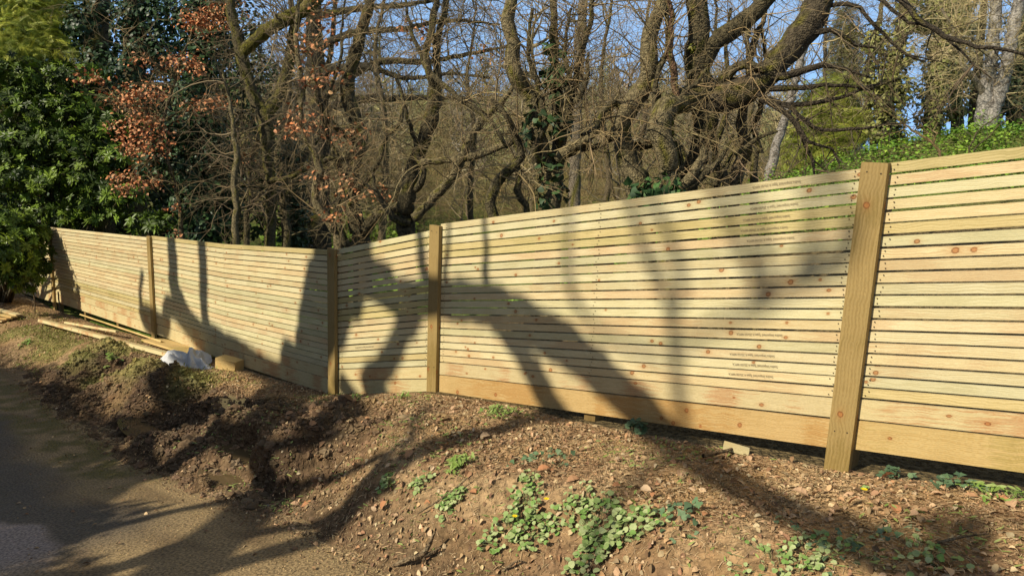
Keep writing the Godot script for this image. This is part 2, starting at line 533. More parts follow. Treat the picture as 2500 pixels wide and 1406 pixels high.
func build_fence() -> void:
	var fence := thing("slatted_fence", "new pale timber fence of horizontal slats stepping down the slope along the lane", "fence", P(0, 0, base_f(0)))
	var o := fence.position
	# [u near, y top near, u far, y top far, sag]
	var runs := [[-3.65, 2.19, -0.02, 1.545, 0.0], [0.02, 1.528, 3.36, 0.90, 0.0], [3.44, 0.845, 4.70, 0.53, 0.0], [4.78, 0.513, 9.68, 0.065, -0.03], [9.76, 0.03, 14.68, -0.36, 0.0], [14.76, -0.39, 18.4, -0.75, 0.0]]
	var up := Vector3.UP
	for q in runs.size():
		var a = runs[q]
		var panel := Node3D.new()
		panel.name = "panel"
		fence.add_child(panel, true)
		var y := 0.0
		for k in 22:
			var h := 0.0468 if k < 20 else (0.1 if k == 20 else 0.15)
			var gap := 0.0107 if k < 19 else 0.009
			var j0 := R.randf_range(-0.0022, 0.0022)
			var j1 := R.randf_range(-0.0022, 0.0022)
			var b := MB.new()
			b.o = o
			var face := R.randf_range(-0.0015, 0.0015)
			var mid: float = (a[0] + a[2]) * 0.5
			var p0 := fp(a[0], face - 0.012, a[1] - y - h * 0.5 + (j0 if k else 0.0))
			var p1 := fp(mid, face - 0.012, (a[1] + a[3]) * 0.5 - y - h * 0.5 + a[4] + ((j0 + j1) * 0.5 if k else 0.0))
			var p2 := fp(a[2], face - 0.012, a[3] - y - h * 0.5 + (j1 if k else 0.0))
			if absf(a[4]) < 0.001:
				p1 = (p0 + p2) * 0.5
			var nrm := (p2 - p0).cross(up).normalized()
			if nrm.dot(Vector3(DV.x, 0, DV.y)) < 0.0:
				nrm = -nrm
			var u0 := R.randf_range(0.0, 0.3 if q in [0, 1] else 0.02)
			if q == 2: u0 = R.randf_range(0.0, 0.7)
			var tone := jit(Color(0.945, 0.93, 0.925), 0.085)
			var flip := R.randf() < 0.5
			b.bar(p0, p1, up, h, nrm, 0.022, tone, u0, 5.2, flip)
			b.bar(p1, p2, up, h, nrm, 0.022, tone, u0 + (p1 - p0).length() / 5.2, 5.2, flip)
			var m: Material = WOOD[R.randi() % WOOD.size()] if k < 20 else BOARD[(q * 2 + k) % 6]
			if k == 20: m = BOARD[1 + 3 * (q % 2)]
			if k == 21 and q >= 2: m = BOARD[1 if q % 2 else 4]
			if k == 21 and q < 2: m = BOARD[0 if q == 0 else 2]
			part("slat" if k < 20 else ("wide_board" if k == 20 else "bottom_board"), b.mesh(m), panel)
			y += h + gap
		var sc := MB.new()
		sc.o = o
		for su in ([a[0] + 0.07, a[2] - 0.07, (a[0] + a[2]) * 0.5] if q != 2 else [a[0] + 0.07, a[2] - 0.07]):
			var ff: float = (su - a[0]) / (a[2] - a[0])
			for k in 20:
				for e in [-0.012, 0.012]:
					var c := fp(su + R.randf_range(-0.012, 0.012), 0.0024, lerpf(a[1], a[3], ff) - 0.0575 * k - 0.0234 + e + 4.0 * ff * (1.0 - ff) * a[4])
					for j in 5:
						var a0 := TAU * j / 5.0
						var a1 := TAU * (j + 1) / 5.0
						sc.tri(c, c + (Vector3(DU.x, 0, DU.y) * cos(a0) + up * sin(a0)) * 0.0038, c + (Vector3(DU.x, 0, DU.y) * cos(a1) + up * sin(a1)) * 0.0038, Color(1, 1, 1))
		part("screw_heads", sc.mesh(M.hole), panel, "stuff")
		# print of the timber mill, upside down on some slats
		if q == 1:
			for k in [0, 2, 3, 4, 5, 14, 16, 17, 18]:
				stamp(panel, o, 0.52 + R.randf_range(-0.02, 0.03), a, k)
		if q == 0:
			for k in [2, 3, 5, 12]:
				stamp(panel, o, -0.86 + R.randf_range(-0.12, 0.0), a, k)
		if q == 2:
			stamp(panel, o, 4.3, a, 16)
	# cover boards over the joints, with a square post behind each
	for q in [[-3.64, 2.20, 0.7], [0.0, 1.55, 0.0], [3.4, 0.885, 0.0], [4.74, 0.535, 0.0], [9.72, 0.055, 0.0], [14.72, -0.365, 0.0]]:
		var b := MB.new()
		b.o = o
		var u: float = q[0]
		var dirv := Vector3(DU.x, 0, DU.y)
		var nv := Vector3(DV.x, 0, DV.y)
		var yb := base_f(u) - 0.06
		b.bar(fp(u, 0.018, yb), fp(u, 0.018, q[1]), dirv, 0.122, nv, 0.034, jit(Color(1, 1, 1), 0.04), R.randf() * 0.3, 2.6)
		var post := part("cover_board", b.mesh(M.post), fence)
		var s := MB.new()
		s.o = o
		for w in [[-0.035, q[1] - 0.05], [0.03, q[1] - 0.045], [-0.032, base_f(u) + 0.22], [0.03, base_f(u) + 0.21]]:
			var c := fp(u + w[0], 0.0362, w[1])
			for k in 6:
				var a0 := TAU * k / 6.0
				var a1 := TAU * (k + 1) / 6.0
				s.tri(c, c + (dirv * cos(a0) + Vector3.UP * sin(a0)) * 0.0045, c + (dirv * cos(a1) + Vector3.UP * sin(a1)) * 0.0045, Color(1, 1, 1))
		part("screw_holes", s.mesh(M.hole), post).set_meta("kind", "stuff")
	for u in [-3.64, -1.8, 0.0, 1.7, 3.4, 4.74, 6.4, 8.05, 9.72, 11.4, 13.05, 14.72]:
		var b := MB.new()
		b.o = o
		var yt: float = table(u, [-3.65, 0.0, 3.4, 4.74, 9.72, 14.7], [2.05, 1.42, 0.78, 0.42, -0.05, -0.48])
		b.bar(fp(u, -0.075, base_f(u) - 0.3), fp(u, -0.075, yt), Vector3(DU.x, 0, DU.y), 0.095, Vector3(DV.x, 0, DV.y), 0.095, Color(0.62, 0.58, 0.55), 0.1, 2.6)
		part("back_post", b.mesh(M.post), fence)


func stamp(panel: Node, o: Vector3, u: float, a: Array, k: int) -> void:
	var f := (u - float(a[0])) / (float(a[2]) - float(a[0]))
	var y: float = lerpf(a[1], a[3], f) - 0.0575 * k - 0.023
	var t := TextMesh.new()
	t.text = "Sodra Imported Type A 25x50 WPCA"
	var fnt := SystemFont.new()
	fnt.font_names = PackedStringArray(["Droid Sans"])
	t.font = fnt
	t.font_size = 16
	t.pixel_size = 0.00105
	t.depth = 0.0006
	t.curve_step = 4.0
	t.material = M.ink
	var i := MeshInstance3D.new()
	i.name = "printed_mark"
	i.mesh = t
	panel.add_child(i, true)
	var p0 := fp(a[0], 0, a[1])
	var p1 := fp(a[2], 0, a[3])
	var x := (p1 - p0).normalized()          # runs away from the lens: the print is upside down
	var z := x.cross(Vector3.UP).normalized()
	if z.dot(Vector3(DV.x, 0, DV.y)) < 0.0: z = -z
	i.basis = Basis(x, z.cross(x).normalized(), z)
	i.position = fp(u, 0.002, y) - o




# ---------------------------------------------------------------- leaf and twig shapes
func leaf_mesh(kind: String, m: Material) -> ArrayMesh:
	var b := MB.new()
	var W := Color(1, 1, 1)
	var out: Array = []
	match kind:
		"oval": out = [[0.0, 0.0], [0.28, 0.22], [0.32, 0.5], [0.2, 0.8], [0.0, 1.0]]
		"long": out = [[0.0, 0.0], [0.10, 0.25], [0.15, 0.6], [0.10, 0.85], [0.0, 1.0]]
		"ivy": out = [[0.0, 0.12], [0.3, 0.0], [0.5, 0.3], [0.28, 0.5], [0.0, 1.0]]
		"heart": out = [[0.0, 0.1], [0.28, 0.0], [0.48, 0.3], [0.36, 0.7], [0.0, 0.95]]
		"curl": out = [[0.0, 0.0], [0.26, 0.2], [0.33, 0.5], [0.22, 0.8], [0.0, 1.0]]
	var lift := 0.10
	if kind == "curl": lift = 0.32
	if kind == "heart": lift = 0.12
	for s in [-1.0, 1.0]:
		for k in 4:
			var p = out[k]
			var q = out[k + 1]
			var ca: float = -0.16 * (p[1] - 0.5) * (p[1] - 0.5) * (3.0 if kind == "curl" else 1.0)
			var cb: float = -0.16 * (q[1] - 0.5) * (q[1] - 0.5) * (3.0 if kind == "curl" else 1.0)
			var m0 := Vector3(0, ca, p[1])
			var m1 := Vector3(0, cb, q[1])
			var e0 := Vector3(s * p[0], ca + lift * p[0] * (1.0 if s > 0.0 else 1.4), p[1])
			var e1 := Vector3(s * q[0], cb + lift * q[0], q[1])
			if s > 0.0:
				if p[0] > 0.0: b.tri(m0, e1, e0, W)
				b.tri(m0, m1, e1, W)
			else:
				if p[0] > 0.0: b.tri(m0, e0, e1, W)
				b.tri(m0, e1, m1, W)
	return b.mesh(m)


func whorl_mesh(m: Material, count: int, droop: float) -> ArrayMesh:
	var b := MB.new()
	for k in count:
		var an := TAU * k / count + R.randf_range(-0.2, 0.2)
		var d := Vector3(cos(an), R.randf_range(0.0, 0.5) - droop, sin(an)).normalized()
		var side := d.cross(Vector3.UP).normalized()
		var l := R.randf_range(0.75, 1.1)
		var prev := Vector3.ZERO
		var pw := 0.03
		var c := Color(1, 1, 1) * R.randf_range(0.75, 1.2)
		for q in 4:
			var f := (q + 1) / 4.0
			var w: float = [0.11, 0.135, 0.10, 0.0][q]
			var p := d * l * f + Vector3.DOWN * (0.16 * f * f)
			var upv := Vector3.UP * 0.035
			b.quad(prev - side * pw + upv, prev, p, p - side * w + upv, c)
			b.quad(prev, prev + side * pw + upv, p + side * w + upv, p, c)
			prev = p
			pw = w
	return b.mesh(m)


func spray_mesh(m: Material, needles: int, droop: float, width: float) -> ArrayMesh:
	var b := MB.new()
	for k in needles:
		var f := (k + 0.5) / needles
		var base := Vector3(0, -droop * f * f, f)
		for s in [-1.0, 1.0]:
			var len := 0.34 * (1.05 - f) + 0.07
			var d := Vector3(s, R.randf_range(-0.45, 0.1), R.randf_range(0.5, 0.9)).normalized()
			var tip := base + d * len + Vector3.DOWN * droop * 0.4 * len
			var w := Vector3(0, 0.3, 1.0).normalized() * width
			b.tri(base - w, base + w, tip, Color(1, 1, 1) * R.randf_range(0.7, 1.25))
	return b.mesh(m)


func brush_mesh(m: Material, count: int) -> ArrayMesh:
	var b := MB.new()
	for k in count:
		var an := R.randf() * TAU
		var sp := R.randf_range(0.05, 0.55)
		var base := Vector3(R.randf_range(-0.25, 0.25), 0, R.randf_range(-0.25, 0.25))
		var top := base + Vector3(cos(an) * sp, R.randf_range(0.5, 1.0), sin(an) * sp)
		var kink := base.lerp(top, 0.5) + rv() * 0.08
		var w := Vector3(cos(an + 1.5), 0, sin(an + 1.5)) * R.randf_range(0.004, 0.012)
		var c := Color(1, 1, 1) * R.randf_range(0.6, 1.3)
		b.quad(base - w, base + w, kink + w * 0.7, kink - w * 0.7, c)
		b.tri(kink - w * 0.7, kink + w * 0.7, top, c)
		for j in 3:
			var s := kink.lerp(top, R.randf())
			b.tri(s - w * 0.4, s + w * 0.4, s + rv() * 0.25, c)
	return b.mesh(m)


# a limb through points of the photograph [x, y, depth, radius], smoothed and a little crooked
func limb(b: MB, pts: Array, sides: int, col: Color, col2 := Color(0, 0, 0, 0), moss := 0.0, crook := 0.012) -> Array:
	var c := PackedVector3Array()
	var r := PackedFloat32Array()
	for q in pts:
		c.append(at(q[0], q[1], q[2]))
		r.append(q[3])
	return smooth_limb(b, c, r, sides, col, col2, moss, crook)


func smooth_limb(b: MB, c: PackedVector3Array, r: PackedFloat32Array, sides: int, col: Color, col2: Color, moss: float, crook: float) -> Array:
	var op := PackedVector3Array()
	var orad := PackedFloat32Array()
	var m := c.size()
	for k in m - 1:
		var p0 := c[maxi(k - 1, 0)]
		var p3 := c[mini(k + 2, m - 1)]
		var steps := clampi(int((c[k + 1] - c[k]).length() / 0.07), 2, 10)
		for s in steps:
			var f := float(s) / steps
			var p := c[k].cubic_interpolate(c[k + 1], p0, p3, f) + rv() * crook
			op.append(p)
			orad.append(lerpf(r[k], r[k + 1], f) * R.randf_range(0.84, 1.04))
	op.append(c[m - 1])
	orad.append(r[m - 1])
	b.tube(op, orad, sides, col, col2, moss)
	return [op, orad]


var tips := PackedVector3Array()
var keep_tips := false

func grow(b: MB, p: Vector3, dir: Vector3, length: float, rad: float, level: int, crook: float, lift: float, kids: int, col: Color, hold := true) -> void:
	var segs := clampi(int(length / 0.10), 3, 9)
	var step := length / segs
	var pts := PackedVector3Array([p])
	var rr := PackedFloat32Array([rad])
	var dirs := [dir]
	var d := dir
	for s in segs:
		d = (d + rv() * crook + Vector3.UP * lift).normalized()
		if hold:
			var q := (p.x - PO.x) * DV.x + (p.z - PO.y) * DV.y
			if q > -0.35:
				d = (d - Vector3(DV.x, 0, DV.y) * 0.6).normalized()
		p += d * step
		pts.append(p)
		rr.append(rad * (1.0 - 0.8 * (s + 1.0) / segs))
		dirs.append(d)
	b.tube(pts, rr, 5 if rad > 0.018 else 3, col)
	if level <= 0:
		if keep_tips: tips.append(p)
		return
	for k in kids:
		var s := clampi(int(R.randf_range(0.25, 1.0) * segs), 1, segs)
		var side: Vector3 = (dirs[s].cross(rv())).normalized()
		var nd: Vector3 = (dirs[s] * R.randf_range(0.35, 0.9) + side).normalized()
		grow(b, pts[s], nd, length * R.randf_range(0.4, 0.7), maxf(0.0022, rr[s] * 0.65), level - 1, crook, lift, kids, col, hold)


func twigs_on(b: MB, path: Array, count: int, length: float, rad: float, level: int, crook: float, lift: float, kids: int, col: Color, from := 0.25, hold := true) -> void:
	var pts: PackedVector3Array = path[0]
	var m := pts.size()
	for k in count:
		var s := clampi(int(R.randf_range(from, 1.0) * (m - 1)), 1, m - 2)
		var ax := (pts[s + 1] - pts[s - 1]).normalized()
		var side := ax.cross(rv()).normalized()
		grow(b, pts[s], (side + ax * R.randf_range(0.0, 0.8)).normalized(), length * R.randf_range(0.5, 1.3), rad * R.randf_range(0.6, 1.2), level, crook, lift, kids, jit(col, 0.25), hold)


# leaves scattered through lumps [centre, radius], most of them near the skin
func leaf_cloud(lumps: Array, count: int, size0: float, size1: float, c0: Color, c1: Color, face := 0.6, sink := 0.45, sq := Vector3.ONE) -> Array:
	var where: Array = []
	var cols: Array = []
	var total := 0.0
	for q in lumps: total += q[1] * q[1]
	for q in lumps:
		var c: Vector3 = q[0]
		var rad: float = q[1]
		var n := int(count * rad * rad / total)
		var stray := 0.5 if sq.x > 1.5 else 0.0
		for k in n:
			var d := rv()
			while d.length() > 1.0 or d.length() < 0.1: d = rv()
			d = d.normalized()
			var rr := rad * (1.0 - sink * R.randf() * R.randf()) * (0.86 + 0.3 * N1.get_noise_3d(c.x * 9.0 + d.x * 2.4, c.y * 9.0 + d.y * 2.4, d.z * 2.4) * 1.6)
			var p := c + d * sq * rr + (rv() * stray * rad * (1.6 if R.randf() < 0.2 else 0.5) if stray > 0.0 else Vector3.ZERO)
			var nn := (d * face + Vector3.UP * 0.45 + rv() * 0.6).normalized()
			var s := R.randf_range(size0, size1)
			where.append(Transform3D(basis_to(nn, R.randf() * TAU).scaled(Vector3.ONE * s), p))
			cols.append(jit(c0.lerp(c1, pow(R.randf(), 1.7)), 0.22))
	return [where, cols]


func sub(where: Array, o: Vector3) -> Array:
	var out: Array = []
	for t in where:
		out.append(Transform3D(t.basis, t.origin - o))
	return out


func spots(a: Array) -> Array:                  # [x, y, depth, radius] -> [point, radius]
	var out: Array = []
	for q in a: out.append([at(q[0], q[1], q[2]), q[3]])
	return out


const BARK := Color(0.135, 0.11, 0.06)
const BARK2 := Color(0.26, 0.215, 0.115)
const MOSS := Color(0.17, 0.155, 0.025)
const TWIG := Color(0.26, 0.195, 0.10)
const COPPER := Color(0.42, 0.155, 0.06)
var LM := {}


func make_tree(called: String, label: String, category: String, base: Vector3, limbs: Array, tw: Dictionary, group := "") -> Node3D:
	var t := thing(called, label, category, base, group)
	var b := MB.new()
	b.o = base
	var g := MB.new()
	g.o = base
	for q in limbs:
		var o: Dictionary = q[1] if q.size() > 1 else {}
		var path := limb(b, q[0], o.get("sides", 9), o.get("col", tw.get("bark", BARK)), o.get("moss_col", MOSS), o.get("moss", 0.12), o.get("crook", 0.012))
		twigs_on(g, path, o.get("twigs", tw.get("twigs", 14)), o.get("len", tw.get("len", 0.8)), o.get("rad", tw.get("rad", 0.0085)), o.get("level", tw.get("level", 2)), tw.get("crook", 0.35), tw.get("lift", 0.03), tw.get("kids", 4), tw.get("col", TWIG), o.get("from", tw.get("from", 0.25)))
	part("trunk", b.mesh(M.bark), t)
	part("twigs", g.mesh(M.twig), t, "stuff")
	return t


func foot(x: float, y: float, depth: float) -> Vector3:
	var p := at(x, y, depth)
	var q := uv_of(p)
	p.y = ground_y(q.x, q.y) - 0.03
	return p


func down_to(x: float, depth: float, y0: float) -> float:       # the photograph's row at which the ground lies at that depth
	var y := y0
	while y < 1400.0:
		var p := at(x, y, depth)
		var q := uv_of(p)
		if p.y < ground_y(q.x, q.y): return y + 6.0
		y += 4.0
	return y


func build_hedge() -> void:
	var y := down_to(885, 9.2, 560)
	var t := make_tree("hedge_beech", "forked grey beech with copper leaves rising behind the fence corner, bent stem at its left", "tree", foot(885, y, 9.2), [
		[[[886, y, 9.2, 0.13], [884, 600, 9.2, 0.12], [872, 555, 9.2, 0.115], [858, 480, 9.1, 0.095], [862, 400, 9.1, 0.09], [882, 345, 9.2, 0.085], [870, 300, 9.2, 0.08], [852, 250, 9.2, 0.1], [848, 200, 9.2, 0.09], [868, 130, 9.1, 0.08], [886, 60, 9.0, 0.07], [905, 0, 8.9, 0.06], [925, -90, 8.9, 0.04]], {"twigs": 34}],
		[[[842, y, 9.0, 0.07], [828, 605, 9.0, 0.065], [805, 545, 8.9, 0.06], [775, 505, 8.9, 0.055], [769, 460, 8.9, 0.05], [779, 420, 8.9, 0.05], [771, 385, 8.9, 0.04], [748, 345, 8.9, 0.035], [733, 280, 8.8, 0.03], [740, 205, 8.8, 0.03], [727, 150, 8.8, 0.03], [722, 80, 8.8, 0.028], [733, -40, 8.8, 0.022]], {"twigs": 26, "col": BARK2}],
		[[[880, 585, 9.2, 0.09], [900, 545, 9.1, 0.075], [922, 522, 9.0, 0.065], [965, 513, 8.9, 0.05], [1010, 528, 8.8, 0.03]], {"twigs": 12}],
		[[[862, 480, 9.1, 0.05], [890, 440, 9.0, 0.04], [925, 395, 8.9, 0.035], [935, 340, 8.9, 0.03], [975, 300, 8.8, 0.025], [985, 240, 8.8, 0.02]], {"twigs": 14}],
		[[[875, 350, 9.2, 0.05], [835, 320, 9.1, 0.045], [800, 290, 9.0, 0.04], [778, 240, 9.0, 0.035], [770, 200, 9.0, 0.02], [755, 120, 9.0, 0.015]], {"twigs": 14}],
		[[[855, 470, 9.1, 0.04], [820, 385, 9.0, 0.035], [795, 310, 9.0, 0.03], [800, 230, 8.9, 0.025], [830, 150, 8.9, 0.02], [835, 60, 8.9, 0.014], [850, -40, 8.9, 0.01]], {"twigs": 16}],
		[[[878, 590, 9.1, 0.06], [852, 600, 9.0, 0.05], [830, 560, 8.9, 0.035], [822, 510, 8.9, 0.025], [830, 450, 8.9, 0.02], [815, 400, 8.9, 0.015]], {"twigs": 9}],
		[[[790, 395, 8.9, 0.035], [815, 385, 8.9, 0.03], [840, 390, 9.0, 0.03], [865, 395, 9.1, 0.03]], {"twigs": 6}],
		[[[905, 430, 9.0, 0.02], [930, 450, 8.9, 0.028], [960, 455, 8.8, 0.03], [985, 452, 8.7, 0.025]], {"twigs": 6}]],
		{"twigs": 13, "len": 0.75, "level": 2, "kids": 3})
	copper_on(t, spots([[745, 290, 8.8, 0.22], [770, 195, 8.8, 0.19], [800, 190, 8.8, 0.18], [735, 310, 8.7, 0.15], [760, 110, 8.8, 0.2], [790, 60, 8.9, 0.16], [840, 440, 8.9, 0.16], [855, 470, 8.9, 0.14], [810, 330, 8.9, 0.15], [870, 320, 8.9, 0.14], [905, 470, 8.8, 0.16], [765, 430, 8.8, 0.14], [800, 530, 8.8, 0.12], [825, 520, 8.7, 0.14], [940, 490, 8.8, 0.10], [700, 320, 8.8, 0.14], [860, 355, 8.9, 0.12], [1010, 70, 8.6, 0.16], [790, 15, 8.8, 0.14], [1200, 130, 8.5, 0.16]]), 480)

	y = down_to(1002, 8.3, 560)
	make_tree("hedge_beech", "slim dark stem leaning right then forking in a narrow tuning-fork, behind the fence post", "tree", foot(1000, y, 8.3), [
		[[[998, y, 8.3, 0.11], [992, 555, 8.3, 0.105], [990, 500, 8.2, 0.10], [1003, 440, 8.2, 0.09], [1020, 380, 8.2, 0.085], [1046, 310, 8.1, 0.085], [1060, 250, 8.1, 0.08], [1062, 212, 8.1, 0.075]], {"twigs": 14}],
		[[[1062, 220, 8.1, 0.06], [1046, 172, 8.0, 0.045], [1040, 130, 8.0, 0.042], [1054, 70, 8.0, 0.04], [1066, -10, 8.0, 0.035], [1068, -70, 8.0, 0.03]], {"twigs": 18}],
		[[[1062, 220, 8.1, 0.06], [1068, 165, 8.1, 0.045], [1065, 110, 8.1, 0.042], [1082, 45, 8.1, 0.038], [1096, -40, 8.1, 0.03]], {"twigs": 18}],
		[[[1008, 535, 8.2, 0.06], [1060, 480, 8.1, 0.055], [1110, 425, 8.0, 0.055], [1132, 375, 7.9, 0.05], [1155, 325, 7.9, 0.045], [1190, 280, 7.8, 0.04], [1235, 235, 7.7, 0.03], [1260, 190, 7.7, 0.02]], {"twigs": 24, "col": BARK2}],
		[[[1025, 398, 8.1, 0.04], [1085, 392, 8.0, 0.042], [1135, 385, 7.9, 0.042], [1185, 372, 7.8, 0.038], [1240, 352, 7.7, 0.032], [1295, 335, 7.6, 0.02]], {"twigs": 14, "col": BARK2}],
		[[[1005, 465, 8.2, 0.045], [1028, 450, 8.1, 0.045], [1034, 418, 8.1, 0.04], [1020, 385, 8.1, 0.035], [1012, 340, 8.1, 0.025], [985, 250, 8.0, 0.02], [965, 180, 8.0, 0.016]], {"twigs": 12}],
		[[[1050, 180, 8.0, 0.03], [1090, 215, 7.9, 0.03], [1140, 255, 7.8, 0.028], [1200, 300, 7.7, 0.025], [1240, 360, 7.6, 0.02]], {"twigs": 12}],
		[[[1000, 545, 8.2, 0.05], [960, 530, 8.2, 0.04], [920, 470, 8.3, 0.03], [905, 420, 8.3, 0.02]], {"twigs": 10}],
		[[[1046, 172, 8.0, 0.03], [1025, 130, 8.0, 0.025], [1000, 60, 8.0, 0.02], [985, -20, 8.0, 0.012]], {"twigs": 12}]],
		{"twigs": 20, "len": 0.8, "level": 2, "kids": 4, "rad": 0.007, "crook": 0.42})

	y = down_to(1338, 7.2, 520)
	t = make_tree("hedge_hornbeam", "ivy-hung multi-stem tree with one pale S-bent limb, between the two leaning trees", "tree", foot(1338, y, 7.2), [
		[[[1336, y, 7.2, 0.14], [1340, 500, 7.2, 0.125], [1352, 450, 7.2, 0.11], [1340, 405, 7.2, 0.09], [1318, 345, 7.1, 0.08], [1303, 280, 7.1, 0.085], [1288, 225, 7.1, 0.08], [1262, 190, 7.0, 0.075], [1246, 150, 7.0, 0.072], [1252, 105, 7.0, 0.068], [1238, 50, 7.0, 0.062], [1248, 0, 7.0, 0.055], [1262, -80, 7.0, 0.045]], {"twigs": 10, "col": BARK2}],
		[[[1352, 430, 7.2, 0.09], [1366, 360, 7.2, 0.07], [1362, 270, 7.2, 0.06], [1356, 160, 7.2, 0.05], [1352, 60, 7.2, 0.04], [1354, -60, 7.2, 0.03]], {"twigs": 26}],
		[[[1366, 400, 7.2, 0.05], [1374, 320, 7.1, 0.04], [1400, 230, 7.1, 0.034], [1412, 150, 7.0, 0.03], [1440, 60, 7.0, 0.025], [1448, -40, 7.0, 0.018]], {"twigs": 22}],
		[[[1362, 392, 7.1, 0.055], [1395, 360, 7.0, 0.05], [1440, 335, 6.9, 0.045], [1462, 305, 6.9, 0.042], [1485, 265, 6.8, 0.036], [1530, 245, 6.8, 0.026], [1585, 230, 6.7, 0.015]], {"twigs": 18, "col": BARK2}],
		[[[1362, 385, 7.1, 0.04], [1420, 365, 7.0, 0.034], [1490, 345, 6.9, 0.026], [1540, 320, 6.8, 0.015]], {"twigs": 14}],
		[[[1212, 545, 7.1, 0.055], [1196, 500, 7.1, 0.055], [1212, 450, 7.1, 0.055], [1248, 412, 7.1, 0.052], [1270, 380, 7.1, 0.045], [1262, 340, 7.1, 0.04], [1240, 290, 7.0, 0.03], [1200, 240, 7.0, 0.02]], {"twigs": 14}],
		[[[1288, 535, 7.1, 0.035], [1286, 500, 7.1, 0.035], [1263, 465, 7.1, 0.035], [1270, 425, 7.1, 0.03], [1258, 385, 7.1, 0.025]], {"twigs": 9}],
		[[[1330, 400, 7.1, 0.05], [1305, 370, 7.0, 0.04], [1330, 300, 7.0, 0.035], [1310, 200, 7.0, 0.03], [1290, 120, 7.0, 0.02], [1300, 20, 7.0, 0.015]], {"twigs": 22}],
		[[[1380, 300, 7.0, 0.03], [1390, 200, 7.0, 0.025], [1378, 120, 7.0, 0.02], [1395, 20, 7.0, 0.012]], {"twigs": 20}],
		[[[1405, 250, 7.0, 0.03], [1430, 200, 6.9, 0.024], [1438, 130, 6.9, 0.012]], {"twigs": 12}]],
		{"twigs": 20, "len": 0.65, "level": 2, "kids": 3, "lift": 0.06})
	var iv := leaf_cloud(spots([[1350, 470, 7.15, 0.15], [1345, 410, 7.1, 0.17], [1300, 330, 7.0, 0.13], [1310, 290, 7.0, 0.13], [1370, 300, 7.05, 0.14], [1360, 220, 7.05, 0.15], [1345, 190, 7.05, 0.13], [1375, 150, 7.05, 0.12], [1350, 120, 7.05, 0.12], [1325, 500, 7.1, 0.12]]), 300, 0.045, 0.095, Color(0.03, 0.055, 0.025), Color(0.06, 0.12, 0.03), 0.9, 0.5)
	many("ivy_leaves", LM.ivy, t, sub(iv[0], t.position), iv[1])

	y = down_to(1572, 6.3, 470)
	make_tree("hedge_hornbeam", "curved bare stem swinging out just left of the great twisted tree", "tree", foot(1572, y, 6.3), [
		[[[1576, y, 6.3, 0.13], [1562, 470, 6.3, 0.115], [1546, 430, 6.3, 0.10], [1532, 380, 6.3, 0.085], [1517, 315, 6.3, 0.082], [1535, 265, 6.3, 0.082], [1572, 212, 6.3, 0.08], [1590, 160, 6.2, 0.078], [1585, 100, 6.2, 0.072], [1600, 45, 6.2, 0.06], [1622, -10, 6.2, 0.055], [1640, -80, 6.2, 0.045]], {"twigs": 9, "col": BARK2}],
		[[[1520, 262, 6.3, 0.03], [1500, 250, 6.3, 0.03], [1470, 275, 6.2, 0.028], [1455, 310, 6.2, 0.02], [1420, 330, 6.1, 0.014]], {"twigs": 8}],
		[[[1590, 160, 6.2, 0.035], [1620, 150, 6.2, 0.03], [1636, 90, 6.2, 0.028], [1630, 20, 6.2, 0.022], [1650, -50, 6.2, 0.014]], {"twigs": 18}],
		[[[1600, 200, 6.2, 0.03], [1606, 250, 6.1, 0.03], [1600, 290, 6.1, 0.02]], {"twigs": 10}]],
		{"twigs": 16, "len": 0.7, "level": 2, "kids": 4})

	y = down_to(1660, 6.2, 460)
